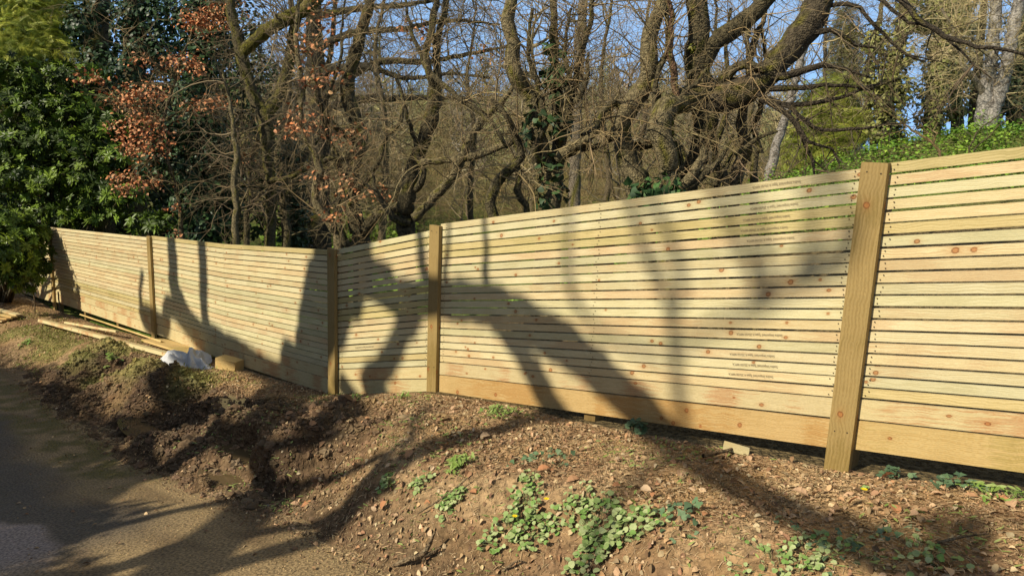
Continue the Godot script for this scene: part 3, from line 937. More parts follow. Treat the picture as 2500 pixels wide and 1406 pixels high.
	t = make_tree("hedge_hornbeam", "great twisted mossy tree with looped trunk and thick arm sweeping up right", "tree", foot(1660, y, 6.2), [
		[[[1636, y, 6.1, 0.10], [1634, 460, 6.1, 0.085], [1634, 400, 6.05, 0.085], [1620, 350, 6.0, 0.095], [1608, 305, 6.0, 0.10], [1626, 262, 6.0, 0.10], [1668, 242, 6.1, 0.10], [1715, 230, 6.2, 0.125]], {"twigs": 8, "col": BARK2, "moss": 0.22, "sides": 12}],
		[[[1664, y, 6.3, 0.12], [1682, 440, 6.3, 0.085], [1702, 390, 6.3, 0.085], [1720, 330, 6.25, 0.09], [1726, 275, 6.2, 0.11], [1716, 225, 6.2, 0.125], [1704, 185, 6.2, 0.10], [1700, 120, 6.2, 0.095], [1706, 60, 6.2, 0.09], [1699, 0, 6.2, 0.085], [1700, -90, 6.2, 0.08]], {"twigs": 9, "sides": 12}],
		[[[1715, 255, 6.2, 0.14], [1760, 240, 6.15, 0.125], [1810, 222, 6.1, 0.12], [1858, 195, 6.05, 0.12], [1905, 148, 6.0, 0.115], [1948, 92, 5.95, 0.115], [1985, 40, 5.9, 0.115], [2012, -30, 5.9, 0.11], [2030, -110, 5.9, 0.09]], {"twigs": 10, "sides": 12, "col": Color(0.12, 0.095, 0.06)}],
		[[[1720, 150, 6.2, 0.08], [1745, 105, 6.15, 0.075], [1795, 70, 6.1, 0.075], [1845, 30, 6.05, 0.07], [1890, -20, 6.0, 0.065], [1930, -90, 6.0, 0.05]], {"twigs": 20}],
		[[[1558, 360, 6.2, 0.055], [1585, 347, 6.2, 0.055], [1618, 335, 6.15, 0.055]], {"twigs": 3}],
		[[[1735, 215, 6.15, 0.05], [1768, 190, 6.1, 0.045], [1800, 165, 6.05, 0.042], [1830, 160, 6.0, 0.04], [1870, 175, 5.95, 0.02]], {"twigs": 12}],
		[[[1618, 255, 6.0, 0.03], [1640, 242, 6.0, 0.022], [1682, 218, 6.0, 0.018], [1712, 190, 6.0, 0.016], [1728, 160, 6.0, 0.014], [1690, 175, 6.0, 0.012], [1668, 200, 6.0, 0.008]], {"twigs": 4}],
		[[[1650, 250, 6.0, 0.03], [1648, 180, 6.0, 0.03], [1636, 110, 6.0, 0.028], [1640, 40, 6.0, 0.024], [1622, -50, 6.0, 0.018]], {"twigs": 18, "col": Color(0.20, 0.12, 0.07)}],
		[[[1600, 275, 6.05, 0.025], [1598, 220, 6.05, 0.024], [1612, 170, 6.05, 0.022], [1625, 130, 6.05, 0.015]], {"twigs": 10}],
		[[[1650, 470, 6.1, 0.045], [1690, 430, 6.0, 0.04], [1715, 385, 6.0, 0.036], [1722, 360, 6.0, 0.03]], {"twigs": 8, "col": BARK2}],
		[[[1650, 480, 6.1, 0.04], [1715, 425, 6.0, 0.035], [1755, 390, 6.0, 0.02], [1790, 330, 6.0, 0.015]], {"twigs": 10}],
		[[[1650, 345, 6.05, 0.035], [1668, 385, 6.05, 0.035], [1662, 420, 6.05, 0.02]], {"twigs": 3}]],
		{"twigs": 5, "len": 0.6, "level": 1, "kids": 4, "rad": 0.006})
	# moss on the elbow of the trunk
	var ms := leaf_cloud(spots([[1632, 300, 6.02, 0.06], [1638, 280, 6.03, 0.05], [1634, 325, 6.02, 0.05], [1690, 118, 6.12, 0.04]]), 900, 0.012, 0.03, Color(0.20, 0.20, 0.03), Color(0.13, 0.14, 0.02), 0.9, 0.4)
	many("moss", LM.oval, t, sub(ms[0], t.position), ms[1])
	iv = leaf_cloud(spots([[1560, 470, 6.1, 0.10], [1600, 460, 6.05, 0.10], [1625, 455, 6.0, 0.12], [1580, 485, 6.05, 0.10], [1650, 470, 6.0, 0.09]]), 110, 0.05, 0.10, Color(0.03, 0.07, 0.025), Color(0.09, 0.19, 0.05), 0.8, 0.6)
	many("ivy_leaves", LM.ivy, t, sub(iv[0], t.position), iv[1])

	y = down_to(1800, 6.4, 440)
	make_tree("hedge_hornbeam", "thicket of thin crossing stems under the arm of the great twisted tree", "tree", foot(1800, y, 6.4), [
		[[[1780, y, 6.4, 0.06], [1798, 425, 6.4, 0.055], [1826, 385, 6.35, 0.05], [1818, 330, 6.3, 0.048], [1812, 270, 6.3, 0.042], [1828, 200, 6.3, 0.036], [1832, 140, 6.2, 0.032], [1850, 80, 6.2, 0.026], [1872, 20, 6.2, 0.02], [1885, -50, 6.2, 0.014]], {"twigs": 14, "col": Color(0.27, 0.20, 0.11)}],
		[[[1848, y, 6.3, 0.04], [1838, 420, 6.3, 0.036], [1855, 370, 6.3, 0.03], [1842, 310, 6.3, 0.026], [1862, 240, 6.2, 0.022], [1870, 150, 6.2, 0.018], [1860, 60, 6.2, 0.012]], {"twigs": 15}],
		[[[1740, y, 6.2, 0.035], [1752, 410, 6.2, 0.03], [1745, 350, 6.15, 0.028], [1770, 290, 6.1, 0.024], [1782, 200, 6.1, 0.02], [1770, 110, 6.1, 0.016], [1785, 20, 6.1, 0.01]], {"twigs": 14}],
		[[[1760, y, 6.1, 0.03], [1772, 420, 6.1, 0.028], [1800, 380, 6.1, 0.024], [1850, 340, 6.05, 0.018], [1900, 320, 6.0, 0.01]], {"twigs": 8}]],
		{"len": 0.5, "level": 1, "kids": 4, "rad": 0.006, "col": Color(0.28, 0.21, 0.12)})

	# long dark boughs of the twisted tree hanging across the right of the view
	var hb := MB.new()
	hb.o = t.position
	var ht := MB.new()
	ht.o = t.position
	for q in [
		[[1995, -30, 5.9, 0.03], [2100, -40, 5.7, 0.026], [2190, -8, 5.6, 0.024], [2240, 42, 5.5, 0.022], [2310, 85, 5.4, 0.018], [2390, 112, 5.3, 0.014], [2500, 128, 5.2, 0.010], [2580, 120, 5.2, 0.006]],
		[[2000, -20, 5.9, 0.022], [2130, -10, 5.7, 0.018], [2200, 42, 5.6, 0.015], [2300, 80, 5.5, 0.012], [2360, 140, 5.4, 0.008], [2420, 190, 5.4, 0.005]],
		[[1990, 20, 5.9, 0.022], [2070, 8, 5.8, 0.018], [2120, 40, 5.7, 0.015], [2165, 90, 5.7, 0.013], [2215, 132, 5.6, 0.010], [2262, 150, 5.6, 0.006]],
		[[1870, 195, 6.0, 0.035], [1940, 178, 5.9, 0.03], [2010, 160, 5.8, 0.022], [2070, 172, 5.8, 0.012], [2130, 190, 5.8, 0.007]],
		[[1880, 215, 6.0, 0.03], [1960, 215, 5.9, 0.022], [2040, 208, 5.8, 0.016], [2120, 215, 5.8, 0.011], [2200, 190, 5.8, 0.006]],
		[[1850, 230, 6.0, 0.03], [1930, 265, 5.9, 0.022], [1990, 310, 5.9, 0.017], [2080, 316, 5.8, 0.014], [2160, 306, 5.8, 0.009], [2225, 300, 5.8, 0.005]],
		[[1860, 240, 6.0, 0.028], [1920, 275, 5.9, 0.024], [1955, 330, 5.9, 0.018], [1985, 390, 5.9, 0.014], [1990, 430, 5.9, 0.007]],
		[[1940, 290, 5.9, 0.018], [1975, 345, 5.85, 0.014], [2030, 360, 5.85, 0.01], [2052, 405, 5.85, 0.006]],
		[[1900, 255, 5.95, 0.024], [1990, 250, 5.9, 0.02], [2060, 235, 5.85, 0.014], [2130, 210, 5.8, 0.009], [2195, 190, 5.8, 0.005]],
		[[1950, 90, 5.9, 0.03], [2030, 75, 5.8, 0.02], [2090, 110, 5.8, 0.014], [2140, 118, 5.8, 0.008]]]:
		var path := limb(hb, q, 6, Color(0.075, 0.06, 0.04), MOSS, 0.05, 0.01)
		twigs_on(ht, path, 7, 0.5, 0.007, 2, 0.22, -0.01, 3, Color(0.11, 0.085, 0.05))
	part("hanging_boughs", hb.mesh(M.bark), t)
	part("hanging_twigs", ht.mesh(M.twig), t, "stuff")


func copper_on(t: Node3D, lumps: Array, count: int) -> void:
	var lv := leaf_cloud(lumps, int(count * 1.25), 0.035, 0.07, COPPER, Color(0.55, 0.32, 0.17), 0.3, 0.98, Vector3(1.6, 0.8, 1.6))
	many("copper_leaves", LM.curl, t, sub(lv[0], t.position), lv[1])


func build_left_wood() -> void:
	var y := down_to(655, 11.2, 600)
	make_tree("mossy_tree", "tree forked like a wide Y, its limbs furred with yellow moss", "tree", foot(655, y, 11.2), [
		[[[650, y, 11.2, 0.10], [660, 540, 11.2, 0.085], [662, 460, 11.2, 0.085], [655, 390, 11.2, 0.09], [650, 320, 11.2, 0.11], [642, 275, 11.2, 0.12], [618, 235, 11.2, 0.10], [598, 170, 11.2, 0.09], [580, 100, 11.2, 0.085], [562, 20, 11.2, 0.075], [548, -70, 11.2, 0.06]], {"twigs": 34, "moss": 0.35}],
		[[[646, 285, 11.2, 0.11], [672, 245, 11.2, 0.10], [690, 200, 11.2, 0.09], [705, 150, 11.2, 0.08], [712, 90, 11.2, 0.07], [730, 20, 11.2, 0.06], [745, -60, 11.2, 0.05]], {"twigs": 30, "moss": 0.45}],
		[[[590, 130, 11.2, 0.08], [615, 108, 11.1, 0.10], [650, 75, 11.0, 0.105], [700, 45, 10.9, 0.105], [755, 10, 10.8, 0.10], [810, -40, 10.8, 0.09]], {"twigs": 20, "moss": 0.8}],
		[[[575, y, 10.8, 0.05], [574, 560, 10.8, 0.05], [577, 500, 10.8, 0.05], [570, 440, 10.8, 0.05], [578, 380, 10.8, 0.045], [570, 330, 10.8, 0.035], [560, 250, 10.8, 0.025], [540, 170, 10.8, 0.018]], {"twigs": 26, "col": BARK2}],
		[[[655, 440, 11.1, 0.04], [700, 435, 11.0, 0.035], [745, 415, 11.0, 0.03], [800, 410, 11.0, 0.02]], {"twigs": 10, "moss": 0.5}],
		[[[655, 460, 11.1, 0.035], [610, 455, 11.0, 0.03], [575, 440, 11.0, 0.025]], {"twigs": 8, "moss": 0.4}],
		[[[690, y, 11.6, 0.07], [700, 560, 11.6, 0.06], [690, 500, 11.6, 0.055], [720, 440, 11.6, 0.045], [745, 380, 11.6, 0.035], [790, 330, 11.6, 0.025]], {"twigs": 22}],
		[[[610, y, 11.8, 0.06], [600, 560, 11.8, 0.05], [612, 480, 11.8, 0.045], [605, 400, 11.8, 0.04], [630, 340, 11.8, 0.03]], {"twigs": 18}]],
		{"twigs": 20, "len": 0.9, "level": 2, "kids": 4, "rad": 0.014, "col": Color(0.17, 0.13, 0.075)})

	# the copper-leaved sapling in front of the ivy column
	y = down_to(455, 11.6, 590)
	var t := make_tree("beech_sapling", "young beech holding flat tiers of copper leaves, left of the ivy-smothered trunk", "tree", foot(455, y, 11.6), [
		[[[452, y, 11.6, 0.04], [440, 540, 11.6, 0.036], [425, 450, 11.6, 0.032], [410, 400, 11.5, 0.03], [390, 340, 11.5, 0.026], [420, 220, 11.5, 0.022], [450, 120, 11.5, 0.016], [500, 30, 11.5, 0.010], [540, -40, 11.5, 0.006]], {"twigs": 16}],
		[[[400, 380, 11.5, 0.018], [360, 330, 11.4, 0.014], [310, 290, 11.3, 0.010], [262, 240, 11.2, 0.006]], {"twigs": 16}],
		[[[395, 350, 11.5, 0.016], [350, 260, 11.4, 0.012], [330, 225, 11.4, 0.007]], {"twigs": 12}],
		[[[430, 450, 11.6, 0.018], [370, 430, 11.4, 0.014], [320, 440, 11.3, 0.010], [270, 445, 11.2, 0.006]], {"twigs": 14}],
		[[[405, 290, 11.5, 0.014], [460, 262, 11.4, 0.012], [540, 250, 11.3, 0.006]], {"twigs": 12}],
		[[[445, 130, 11.5, 0.014], [400, 150, 11.4, 0.012], [370, 180, 11.3, 0.006]], {"twigs": 10}],
		[[[480, 60, 11.5, 0.012], [540, 30, 11.4, 0.010], [620, -20, 11.3, 0.006]], {"twigs": 12}],
		[[[430, 190, 11.5, 0.014], [360, 145, 11.3, 0.010], [290, 80, 11.2, 0.007], [190, 10, 11.0, 0.004]], {"twigs": 12}]],
		{"twigs": 12, "len": 0.5, "level": 1, "kids": 4, "rad": 0.007})
	copper_on(t, spots([[300, 245, 11.3, 0.22], [340, 235, 11.3, 0.24], [375, 225, 11.4, 0.2], [350, 290, 11.3, 0.22], [370, 315, 11.3, 0.24], [330, 330, 11.3, 0.22], [350, 365, 11.3, 0.26], [390, 360, 11.4, 0.2], [320, 360, 11.3, 0.18], [300, 435, 11.3, 0.16], [330, 450, 11.3, 0.22], [370, 445, 11.4, 0.16], [300, 460, 11.3, 0.14], [280, 310, 11.2, 0.12], [480, 260, 11.4, 0.17], [520, 255, 11.3, 0.17], [545, 250, 11.3, 0.12], [460, 150, 11.4, 0.2], [500, 60, 11.4, 0.24], [530, 40, 11.4, 0.24], [560, 20, 11.3, 0.2], [470, 60, 11.4, 0.2], [420, 150, 11.4, 0.2], [480, 170, 11.4, 0.16], [200, 190, 11.2, 0.14], [240, 190, 11.2, 0.12], [345, 150, 11.3, 0.14], [430, 575, 11.3, 0.09], [430, 510, 11.4, 0.1], [590, 385, 11.3, 0.12], [480, 40, 11.4, 0.18]]), 1900)

	# trunks smothered in ivy
	ivy_column("ivy-smothered trunk with glossy dark leaves behind the copper sapling", [[500, 640, 12.4, 0.20], [498, 540, 12.4, 0.18], [480, 420, 12.4, 0.17], [475, 280, 12.4, 0.15], [490, 120, 12.4, 0.13], [480, -60, 12.4, 0.1]],
		[[470, 235, 12.1, 0.4], [500, 300, 12.1, 0.42], [440, 320, 12.1, 0.36], [520, 380, 12.1, 0.45], [460, 410, 12.1, 0.45], [530, 460, 12.1, 0.4], [470, 500, 12.2, 0.42], [520, 540, 12.1, 0.38], [460, 580, 12.2, 0.34], [500, 590, 12.1, 0.33], [560, 520, 12.3, 0.3], [490, 160, 12.2, 0.4], [520, 90, 12.2, 0.38], [470, 40, 12.2, 0.4], [530, 10, 12.2, 0.36], [390, 370, 12.2, 0.3], [370, 410, 12.3, 0.28]], 9500, Color(0.018, 0.042, 0.016), Color(0.05, 0.095, 0.03), 0.05, 0.095)
	ivy_column("tall dark trunk wrapped in ivy at the back of the rhododendrons", [[250, 700, 16.5, 0.3], [245, 400, 16.5, 0.28], [235, 150, 16.5, 0.27], [230, -80, 16.5, 0.25]],
		[[200, 60, 16.3, 0.5], [250, 150, 16.2, 0.45], [215, 210, 16.2, 0.5], [270, 280, 16.2, 0.5], [200, 330, 16.2, 0.5], [270, 380, 16.2, 0.5], [240, 20, 16.2, 0.4]], 3500, Color(0.016, 0.035, 0.014), Color(0.035, 0.07, 0.022), 0.06, 0.11)
	ivy_column("second dark ivy trunk, between the copper sapling's top tier and the tall one", [[335, 700, 15.5, 0.26], [330, 400, 15.5, 0.24], [325, 150, 15.5, 0.22], [330, -80, 15.5, 0.2]],
		[[320, 30, 15.3, 0.45], [345, 110, 15.3, 0.45], [310, 170, 15.3, 0.5], [350, 240, 15.3, 0.4], [320, 330, 15.3, 0.5], [340, 420, 15.3, 0.5], [390, 40, 15.3, 0.5], [400, 120, 15.3, 0.5]], 3500, Color(0.016, 0.035, 0.014), Color(0.04, 0.08, 0.025), 0.06, 0.10)
	ivy_column("short dark ivy-covered stump trunk beside the grassy gap", [[735, 640, 13.5, 0.17], [728, 540, 13.5, 0.16], [715, 400, 13.5, 0.15], [705, 300, 13.5, 0.1]],
		[[728, 580, 13.4, 0.26], [722, 520, 13.4, 0.27], [715, 450, 13.4, 0.28], [710, 380, 13.4, 0.25]], 1500, Color(0.02, 0.038, 0.015), Color(0.04, 0.07, 0.025), 0.05, 0.09)


func ivy_column(label: String, trunk: Array, lumps: Array, count: int, c0: Color, c1: Color, s0: float, s1: float, group := "", twig := 14) -> Node3D:
	var q = trunk[0]
	var y := down_to(q[0], q[2], 300)
	trunk[0][1] = y
	var t := make_tree("ivy_clad_tree", label, "tree", foot(q[0], y, q[2]), [[trunk, {"twigs": twig, "len": 1.2, "from": 0.4}]], {"kids": 4, "rad": 0.012, "len": 1.0, "col": Color(0.34, 0.28, 0.14) if twig > 20 else TWIG}, group)
	var lv := leaf_cloud(spots(lumps), count, s0, s1, c0, c1, 1.0, 0.7)
	many("ivy_leaves", LM.gloss_ivy, t, sub(lv[0], t.position), lv[1])
	return t


func bush(called: String, label: String, category: String, base: Vector3, lumps: Array, mesh: Mesh, count: int, s0: float, s1: float, c0: Color, c1: Color, face := 0.6, group := "", sq := Vector3.ONE) -> Node3D:
	var t := thing(called, label, category, base, group)
	var b := MB.new()
	b.o = base
	for q in lumps:
		var c: Vector3 = q[0]
		b.tube(PackedVector3Array([base + rv() * 0.1, base.lerp(c, 0.5) + rv() * 0.2, c]), PackedFloat32Array([0.04, 0.028, 0.012]), 5, BARK)
		for k in 5:
			b.tube(PackedVector3Array([c, c + rv() * q[1] * 0.9]), PackedFloat32Array([0.01, 0.004]), 3, BARK)
	part("stems", b.mesh(M.bark), t)
	var lv := leaf_cloud(lumps, count, s0, s1, c0, c1, face, 0.6, sq)
	many("foliage", mesh, t, sub(lv[0], base), lv[1])
	return t


func build_evergreens() -> void:
	var g0 := Color(0.022, 0.04, 0.007)
	var g1 := Color(0.17, 0.26, 0.024)
	bush("rhododendron", "large dark rhododendron with whorled leaves filling the left side behind the fence end", "shrub", foot(150, 600, 15.2), spots([
		[30, 330, 15.6, 0.85], [110, 350, 15.2, 0.8], [190, 345, 14.9, 0.7], [60, 420, 15.4, 0.8], [150, 440, 15.2, 0.8], [230, 430, 14.8, 0.7], [40, 250, 15.9, 0.8], [130, 270, 15.7, 0.75], [210, 260, 15.3, 0.65], [60, 500, 15.6, 0.7], [150, 520, 15.0, 0.6], [240, 500, 14.6, 0.6], [290, 300, 14.8, 0.5], [300, 380, 14.6, 0.5], [20, 180, 16.2, 0.8], [110, 190, 16.0, 0.7], [190, 180, 15.6, 0.55], [300, 470, 14.2, 0.5], [345, 540, 13.8, 0.42], [410, 545, 13.4, 0.38]]), LM.whorl, 2900, 0.09, 0.17, g0, g1, 0.5, "", Vector3(1.15, 0.5, 1.15))
	bush("rhododendron", "smaller rhododendron in front of the fence's far end, shading its last posts", "shrub", on_ground(15, 735), spots([
		[15, 590, 13.4, 0.5], [65, 575, 13.7, 0.36], [20, 660, 13.3, 0.42], [-40, 620, 13.0, 0.6], [50, 640, 13.6, 0.36], [85, 610, 13.9, 0.26], [40, 540, 13.8, 0.3], [60, 690, 13.7, 0.26], [-30, 540, 13.4, 0.5], [95, 570, 14.0, 0.2], [100, 650, 14.0, 0.2]]), LM.whorl, 900, 0.09, 0.15, Color(0.04, 0.07, 0.01), Color(0.17, 0.25, 0.02), 0.6, "", Vector3(1.1, 0.7, 1.1))
	var c := foot(45, 300, 18.5)
	bush("conifer", "yellow-green feathery conifer in the top left corner", "tree", c, spots([
		[30, 40, 17.6, 0.9], [100, 60, 17.4, 0.8], [50, 110, 17.2, 0.9], [130, 130, 17.2, 0.7], [20, 160, 17.2, 0.8], [90, -30, 17.8, 0.9], [150, 40, 17.8, 0.6], [0, -30, 17.8, 0.9], [10, 230, 17.0, 0.6]]), LM.spray, 5200, 0.2, 0.4, Color(0.17, 0.23, 0.025), Color(0.46, 0.46, 0.05), 0.8)
	bush("holly", "dark holly mass closing the wood behind the copper sapling", "tree", foot(380, 400, 19.5), spots([
		[300, 100, 20.5, 1.6], [420, 60, 20.5, 1.6], [540, 60, 21.0, 1.5], [360, 250, 19.5, 1.5], [480, 220, 20.0, 1.5], [600, 200, 20.5, 1.3], [400, 400, 19.0, 1.4], [520, 400, 19.0, 1.4], [300, 420, 18.5, 1.3], [340, 520, 18.0, 1.2], [470, 520, 18.0, 1.2], [600, 380, 19.5, 1.1], [600, 520, 18.5, 0.9], [670, 330, 20.5, 1.0], [680, 430, 20.0, 1.0], [690, 520, 19.5, 0.8], [660, 240, 21.0, 1.0], [730, 470, 20.5, 0.8], [740, 380, 21.0, 0.8]]), LM.gloss_oval, 17000, 0.09, 0.16, Color(0.018, 0.035, 0.012), Color(0.045, 0.075, 0.02), 0.7)
	bush("holly", "black-green laurel mass deep behind the large rhododendron", "tree", foot(120, 400, 20.0), spots([
		[50, 100, 21.0, 1.8], [180, 60, 21.5, 1.7], [60, 260, 20.0, 1.7], [200, 230, 20.0, 1.6], [60, 430, 19.0, 1.6], [190, 430, 19.0, 1.5], [100, 560, 18.0, 1.3], [250, 540, 17.5, 1.1], [-40, 330, 20.0, 1.7]]), LM.gloss_oval, 9000, 0.10, 0.17, Color(0.018, 0.035, 0.012), Color(0.04, 0.07, 0.018), 0.7)
	var far := []
	for k in 22:
		var u := R.randf_range(23.0, 40.0)
		var v := R.randf_range(-4.0, 0.2)
		far.append([P(u, v, ground_y(u, v) + R.randf_range(0.6, 3.6)), R.randf_range(0.9, 1.4)])
	bush("holly", "evergreen screen following the lane beyond the far end of the fence", "hedge", P(30.0, -1.5, ground_y(30.0, -1.5)), far, LM.gloss_oval, 9000, 0.10, 0.17, Color(0.02, 0.04, 0.012), Color(0.06, 0.10, 0.02), 0.7)
	# drooping conifers on the right, behind the bank
	bush("conifer", "bright green drooping conifer boughs low behind the leaning pale stem", "tree", foot(2010, 400, 17.0), spots([
		[1985, 330, 16.8, 0.55], [2030, 300, 16.8, 0.55], [2060, 340, 16.5, 0.5], [2000, 260, 17.0, 0.55], [2045, 230, 17.2, 0.5], [2090, 300, 16.5, 0.35], [1960, 380, 16.5, 0.45], [2030, 390, 16.3, 0.4]]), LM.spray, 1900, 0.3, 0.5, Color(0.20, 0.24, 0.035), Color(0.30, 0.31, 0.05), 0.8)
	bush("conifer", "tall thin grey-green conifer spire beyond the drooping one", "tree", foot(2065, 350, 26.0), spots([
		[2065, 300, 26.0, 0.9], [2070, 230, 26.0, 0.85], [2062, 160, 26.0, 0.75], [2066, 100, 26.0, 0.6], [2066, 60, 26.0, 0.4], [2064, 30, 26.0, 0.25]]), LM.spray, 1500, 0.4, 0.6, Color(0.13, 0.13, 0.04), Color(0.2, 0.18, 0.06), 0.8)


func build_right_wood() -> void:
	var wh := Color(0.50, 0.46, 0.40)
	var y := down_to(2405, 13.0, 300)
	var sp := {"twigs": 22, "len": 1.1, "level": 2, "kids": 4, "col": Color(0.42, 0.34, 0.18), "rad": 0.011}
	make_tree("silver_birch", "twin-stemmed white birch standing on the green bank", "tree", foot(2405, y, 13.0), [
		[[[2396, y, 13.0, 0.15], [2404, 280, 13.0, 0.135], [2414, 200, 13.0, 0.12], [2424, 120, 13.0, 0.11], [2430, 50, 13.0, 0.10], [2440, -60, 13.0, 0.09]], {"col": wh, "moss_col": Color(0.14, 0.12, 0.10), "moss": 0.12, "twigs": 34}],
		[[[2412, y, 13.0, 0.14], [2424, 280, 12.9, 0.125], [2444, 220, 12.9, 0.12], [2462, 150, 12.8, 0.11], [2475, 80, 12.8, 0.10], [2490, 0, 12.8, 0.09], [2500, -80, 12.8, 0.08]], {"col": wh, "moss_col": Color(0.14, 0.12, 0.10), "moss": 0.12, "twigs": 34}],
		[[[2404, 235, 13.0, 0.06], [2385, 200, 12.9, 0.055], [2358, 165, 12.8, 0.05], [2345, 120, 12.8, 0.045], [2330, 80, 12.7, 0.035], [2300, 20, 12.7, 0.02]], {"col": Color(0.33, 0.28, 0.20), "twigs": 26}],
		[[[2418, 140, 13.0, 0.04], [2395, 110, 12.9, 0.035], [2360, 90, 12.8, 0.028], [2300, 85, 12.7, 0.014]], {"col": wh, "twigs": 18}]], sp)
	y = down_to(1888, 13.0, 400)
	make_tree("leaning_birch", "slender pale stem leaning right, rising from the foot of the bank", "tree", foot(1880, y, 13.0), [
		[[[1872, y, 13.0, 0.09], [1895, 360, 13.0, 0.085], [1915, 300, 13.0, 0.08], [1935, 230, 13.0, 0.07], [1955, 150, 13.0, 0.065], [1985, 40, 13.0, 0.055], [2005, -60, 13.0, 0.045]], {"col": Color(0.42, 0.38, 0.33), "moss_col": Color(0.15, 0.13, 0.10), "moss": 0.15, "twigs": 30}]], sp)
	y = down_to(1600, 16.0, 350)
	make_tree("bare_pole_tree", "straight pale trunk seen through the thin stems left of the curved one", "tree", foot(1420, y, 16.0), [
		[[[1402, y, 16.0, 0.14], [1405, 380, 16.0, 0.13], [1412, 200, 16.0, 0.12], [1420, 80, 16.0, 0.11], [1426, -60, 16.0, 0.1]], {"col": Color(0.27, 0.22, 0.16), "twigs": 40}]], {"twigs": 30, "len": 1.3, "level": 2, "kids": 4, "col": Color(0.22, 0.165, 0.10), "rad": 0.014})
	var o0 := Color(0.15, 0.16, 0.04)
	var o1 := Color(0.27, 0.26, 0.08)
	ivy_column("ivy-clad trunk nearest the conifers on the bank", [[2160, 380, 15.0, 0.15], [2165, 250, 15.0, 0.14], [2200, 100, 15.0, 0.13], [2220, -60, 15.0, 0.11]], [[2160, 310, 15, 0.42], [2165, 250, 15, 0.45], [2150, 190, 15, 0.45], [2195, 140, 15, 0.36], [2140, 100, 15, 0.4], [2215, 60, 15, 0.3], [2222, 0, 15, 0.3], [2190, 220, 15, 0.4], [2190, 340, 15, 0.3]], 4600, o0, o1, 0.05, 0.10, "", 40)
	ivy_column("thick ivy-clad trunk in the middle of the bank", [[2275, 350, 15.5, 0.2], [2280, 250, 15.5, 0.18], [2300, 100, 15.5, 0.17], [2305, -60, 15.5, 0.15]], [[2275, 290, 15.5, 0.36], [2280, 230, 15.5, 0.38], [2290, 170, 15.5, 0.36], [2300, 110, 15.5, 0.38], [2310, 50, 15.5, 0.42], [2300, 0, 15.5, 0.45], [2330, 80, 15.5, 0.4], [2265, 50, 15.5, 0.36], [2290, -40, 15.5, 0.4]], 5200, o0, o1, 0.05, 0.10, "", 40)
	ivy_column("slighter ivy-clad trunk just left of the white birch", [[2335, 340, 16.5, 0.14], [2338, 250, 16.5, 0.13], [2340, 120, 16.5, 0.12], [2350, -60, 16.5, 0.1]], [[2332, 260, 16.5, 0.32], [2340, 200, 16.5, 0.36], [2345, 140, 16.5, 0.34], [2350, 70, 16.5, 0.36], [2345, 10, 16.5, 0.4]], 3400, o0, o1, 0.05, 0.10, "", 36)
	ivy_column("dark ivy-clad trunk leaning at the right edge beyond the white birch", [[2478, 330, 17.0, 0.24], [2490, 230, 17.0, 0.22], [2508, 120, 17.0, 0.2], [2520, -40, 17.0, 0.18]], [[2478, 260, 17, 0.42], [2490, 200, 17, 0.45], [2470, 160, 17, 0.4], [2500, 130, 17, 0.4], [2440, 220, 17.5, 0.35], [2500, 60, 17, 0.5]], 2200, Color(0.025, 0.04, 0.018), Color(0.055, 0.075, 0.025), 0.05, 0.10, "", 20)
	y = down_to(2375, 17.0, 280)
	make_tree("bare_pole_tree", "narrow brown trunk in the gap between the slight ivy trunk and the birch", "tree", foot(2372, y, 17.0), [[[[2370, y, 17.0, 0.13], [2380, 250, 17.0, 0.11], [2392, 150, 17.0, 0.1], [2400, 40, 17.0, 0.09], [2410, -60, 17.0, 0.08]], {"col": Color(0.12, 0.07, 0.04)}]], {"twigs": 20, "len": 1.2, "level": 2, "kids": 4, "col": Color(0.2, 0.15, 0.09)})
	# a fallen bough and bent saplings in the green bank
	make_tree("dead_bough", "brown dead bough poking out of the green bank beside the nearest cover board", "branch", at(2302, 385, 9.0), [[[[2302, 388, 9.0, 0.018], [2280, 350, 9.2, 0.018], [2240, 325, 9.4, 0.015], [2200, 295, 9.6, 0.010], [2150, 260, 9.8, 0.006]], {"col": Color(0.22, 0.15, 0.07)}], [[[2282, 352, 9.2, 0.012], [2284, 335, 9.2, 0.009], [2290, 322, 9.2, 0.005]], {"col": Color(0.22, 0.15, 0.07)}]], {"twigs": 4, "len": 0.4, "level": 1, "kids": 2, "rad": 0.006, "col": Color(0.25, 0.18, 0.09)})
	make_tree("bent_sapling", "two dark whippy saplings bending over the bank below the birch", "sapling", at(2370, 368, 8.0), [[[[2366, 372, 8.0, 0.009], [2378, 340, 8.0, 0.009], [2402, 305, 8.0, 0.008], [2440, 280, 8.0, 0.006], [2480, 262, 8.0, 0.004]], {"twigs": 2}], [[[2380, 368, 8.0, 0.009], [2400, 345, 8.0, 0.008], [2440, 310, 8.0, 0.007], [2500, 260, 8.0, 0.005]], {"twigs": 2}]], {"twigs": 2, "len": 0.4, "level": 1, "kids": 2, "rad": 0.004, "col": Color(0.07, 0.055, 0.04)})


func bare_tree(sd: int, height: float, spread: float, col: Color, far := false) -> Array:
	R.seed = sd
	var b := MB.new()
	var g := MB.new()
	var c := PackedVector3Array()
	var r := PackedFloat32Array()
	for k in 7:
		var f := k / 6.0
		c.append(Vector3(R.randf_range(-0.2, 0.2) * f * 2.0, f * height, R.randf_range(-0.2, 0.2) * f * 2.0))
		r.append(lerpf(0.13, 0.02, f) * height / 9.0)
	var path := smooth_limb(b, c, r, 7, col, MOSS, 0.1, 0.02)
	twigs_on(g, path, 22 if far else 20, height * spread, 0.085 if far else 0.026, 2 if far else 3, 0.2, 0.06, 4, col * 1.2, 0.16, false)
	return [b.mesh(M.bark), g.mesh(M.twig)]


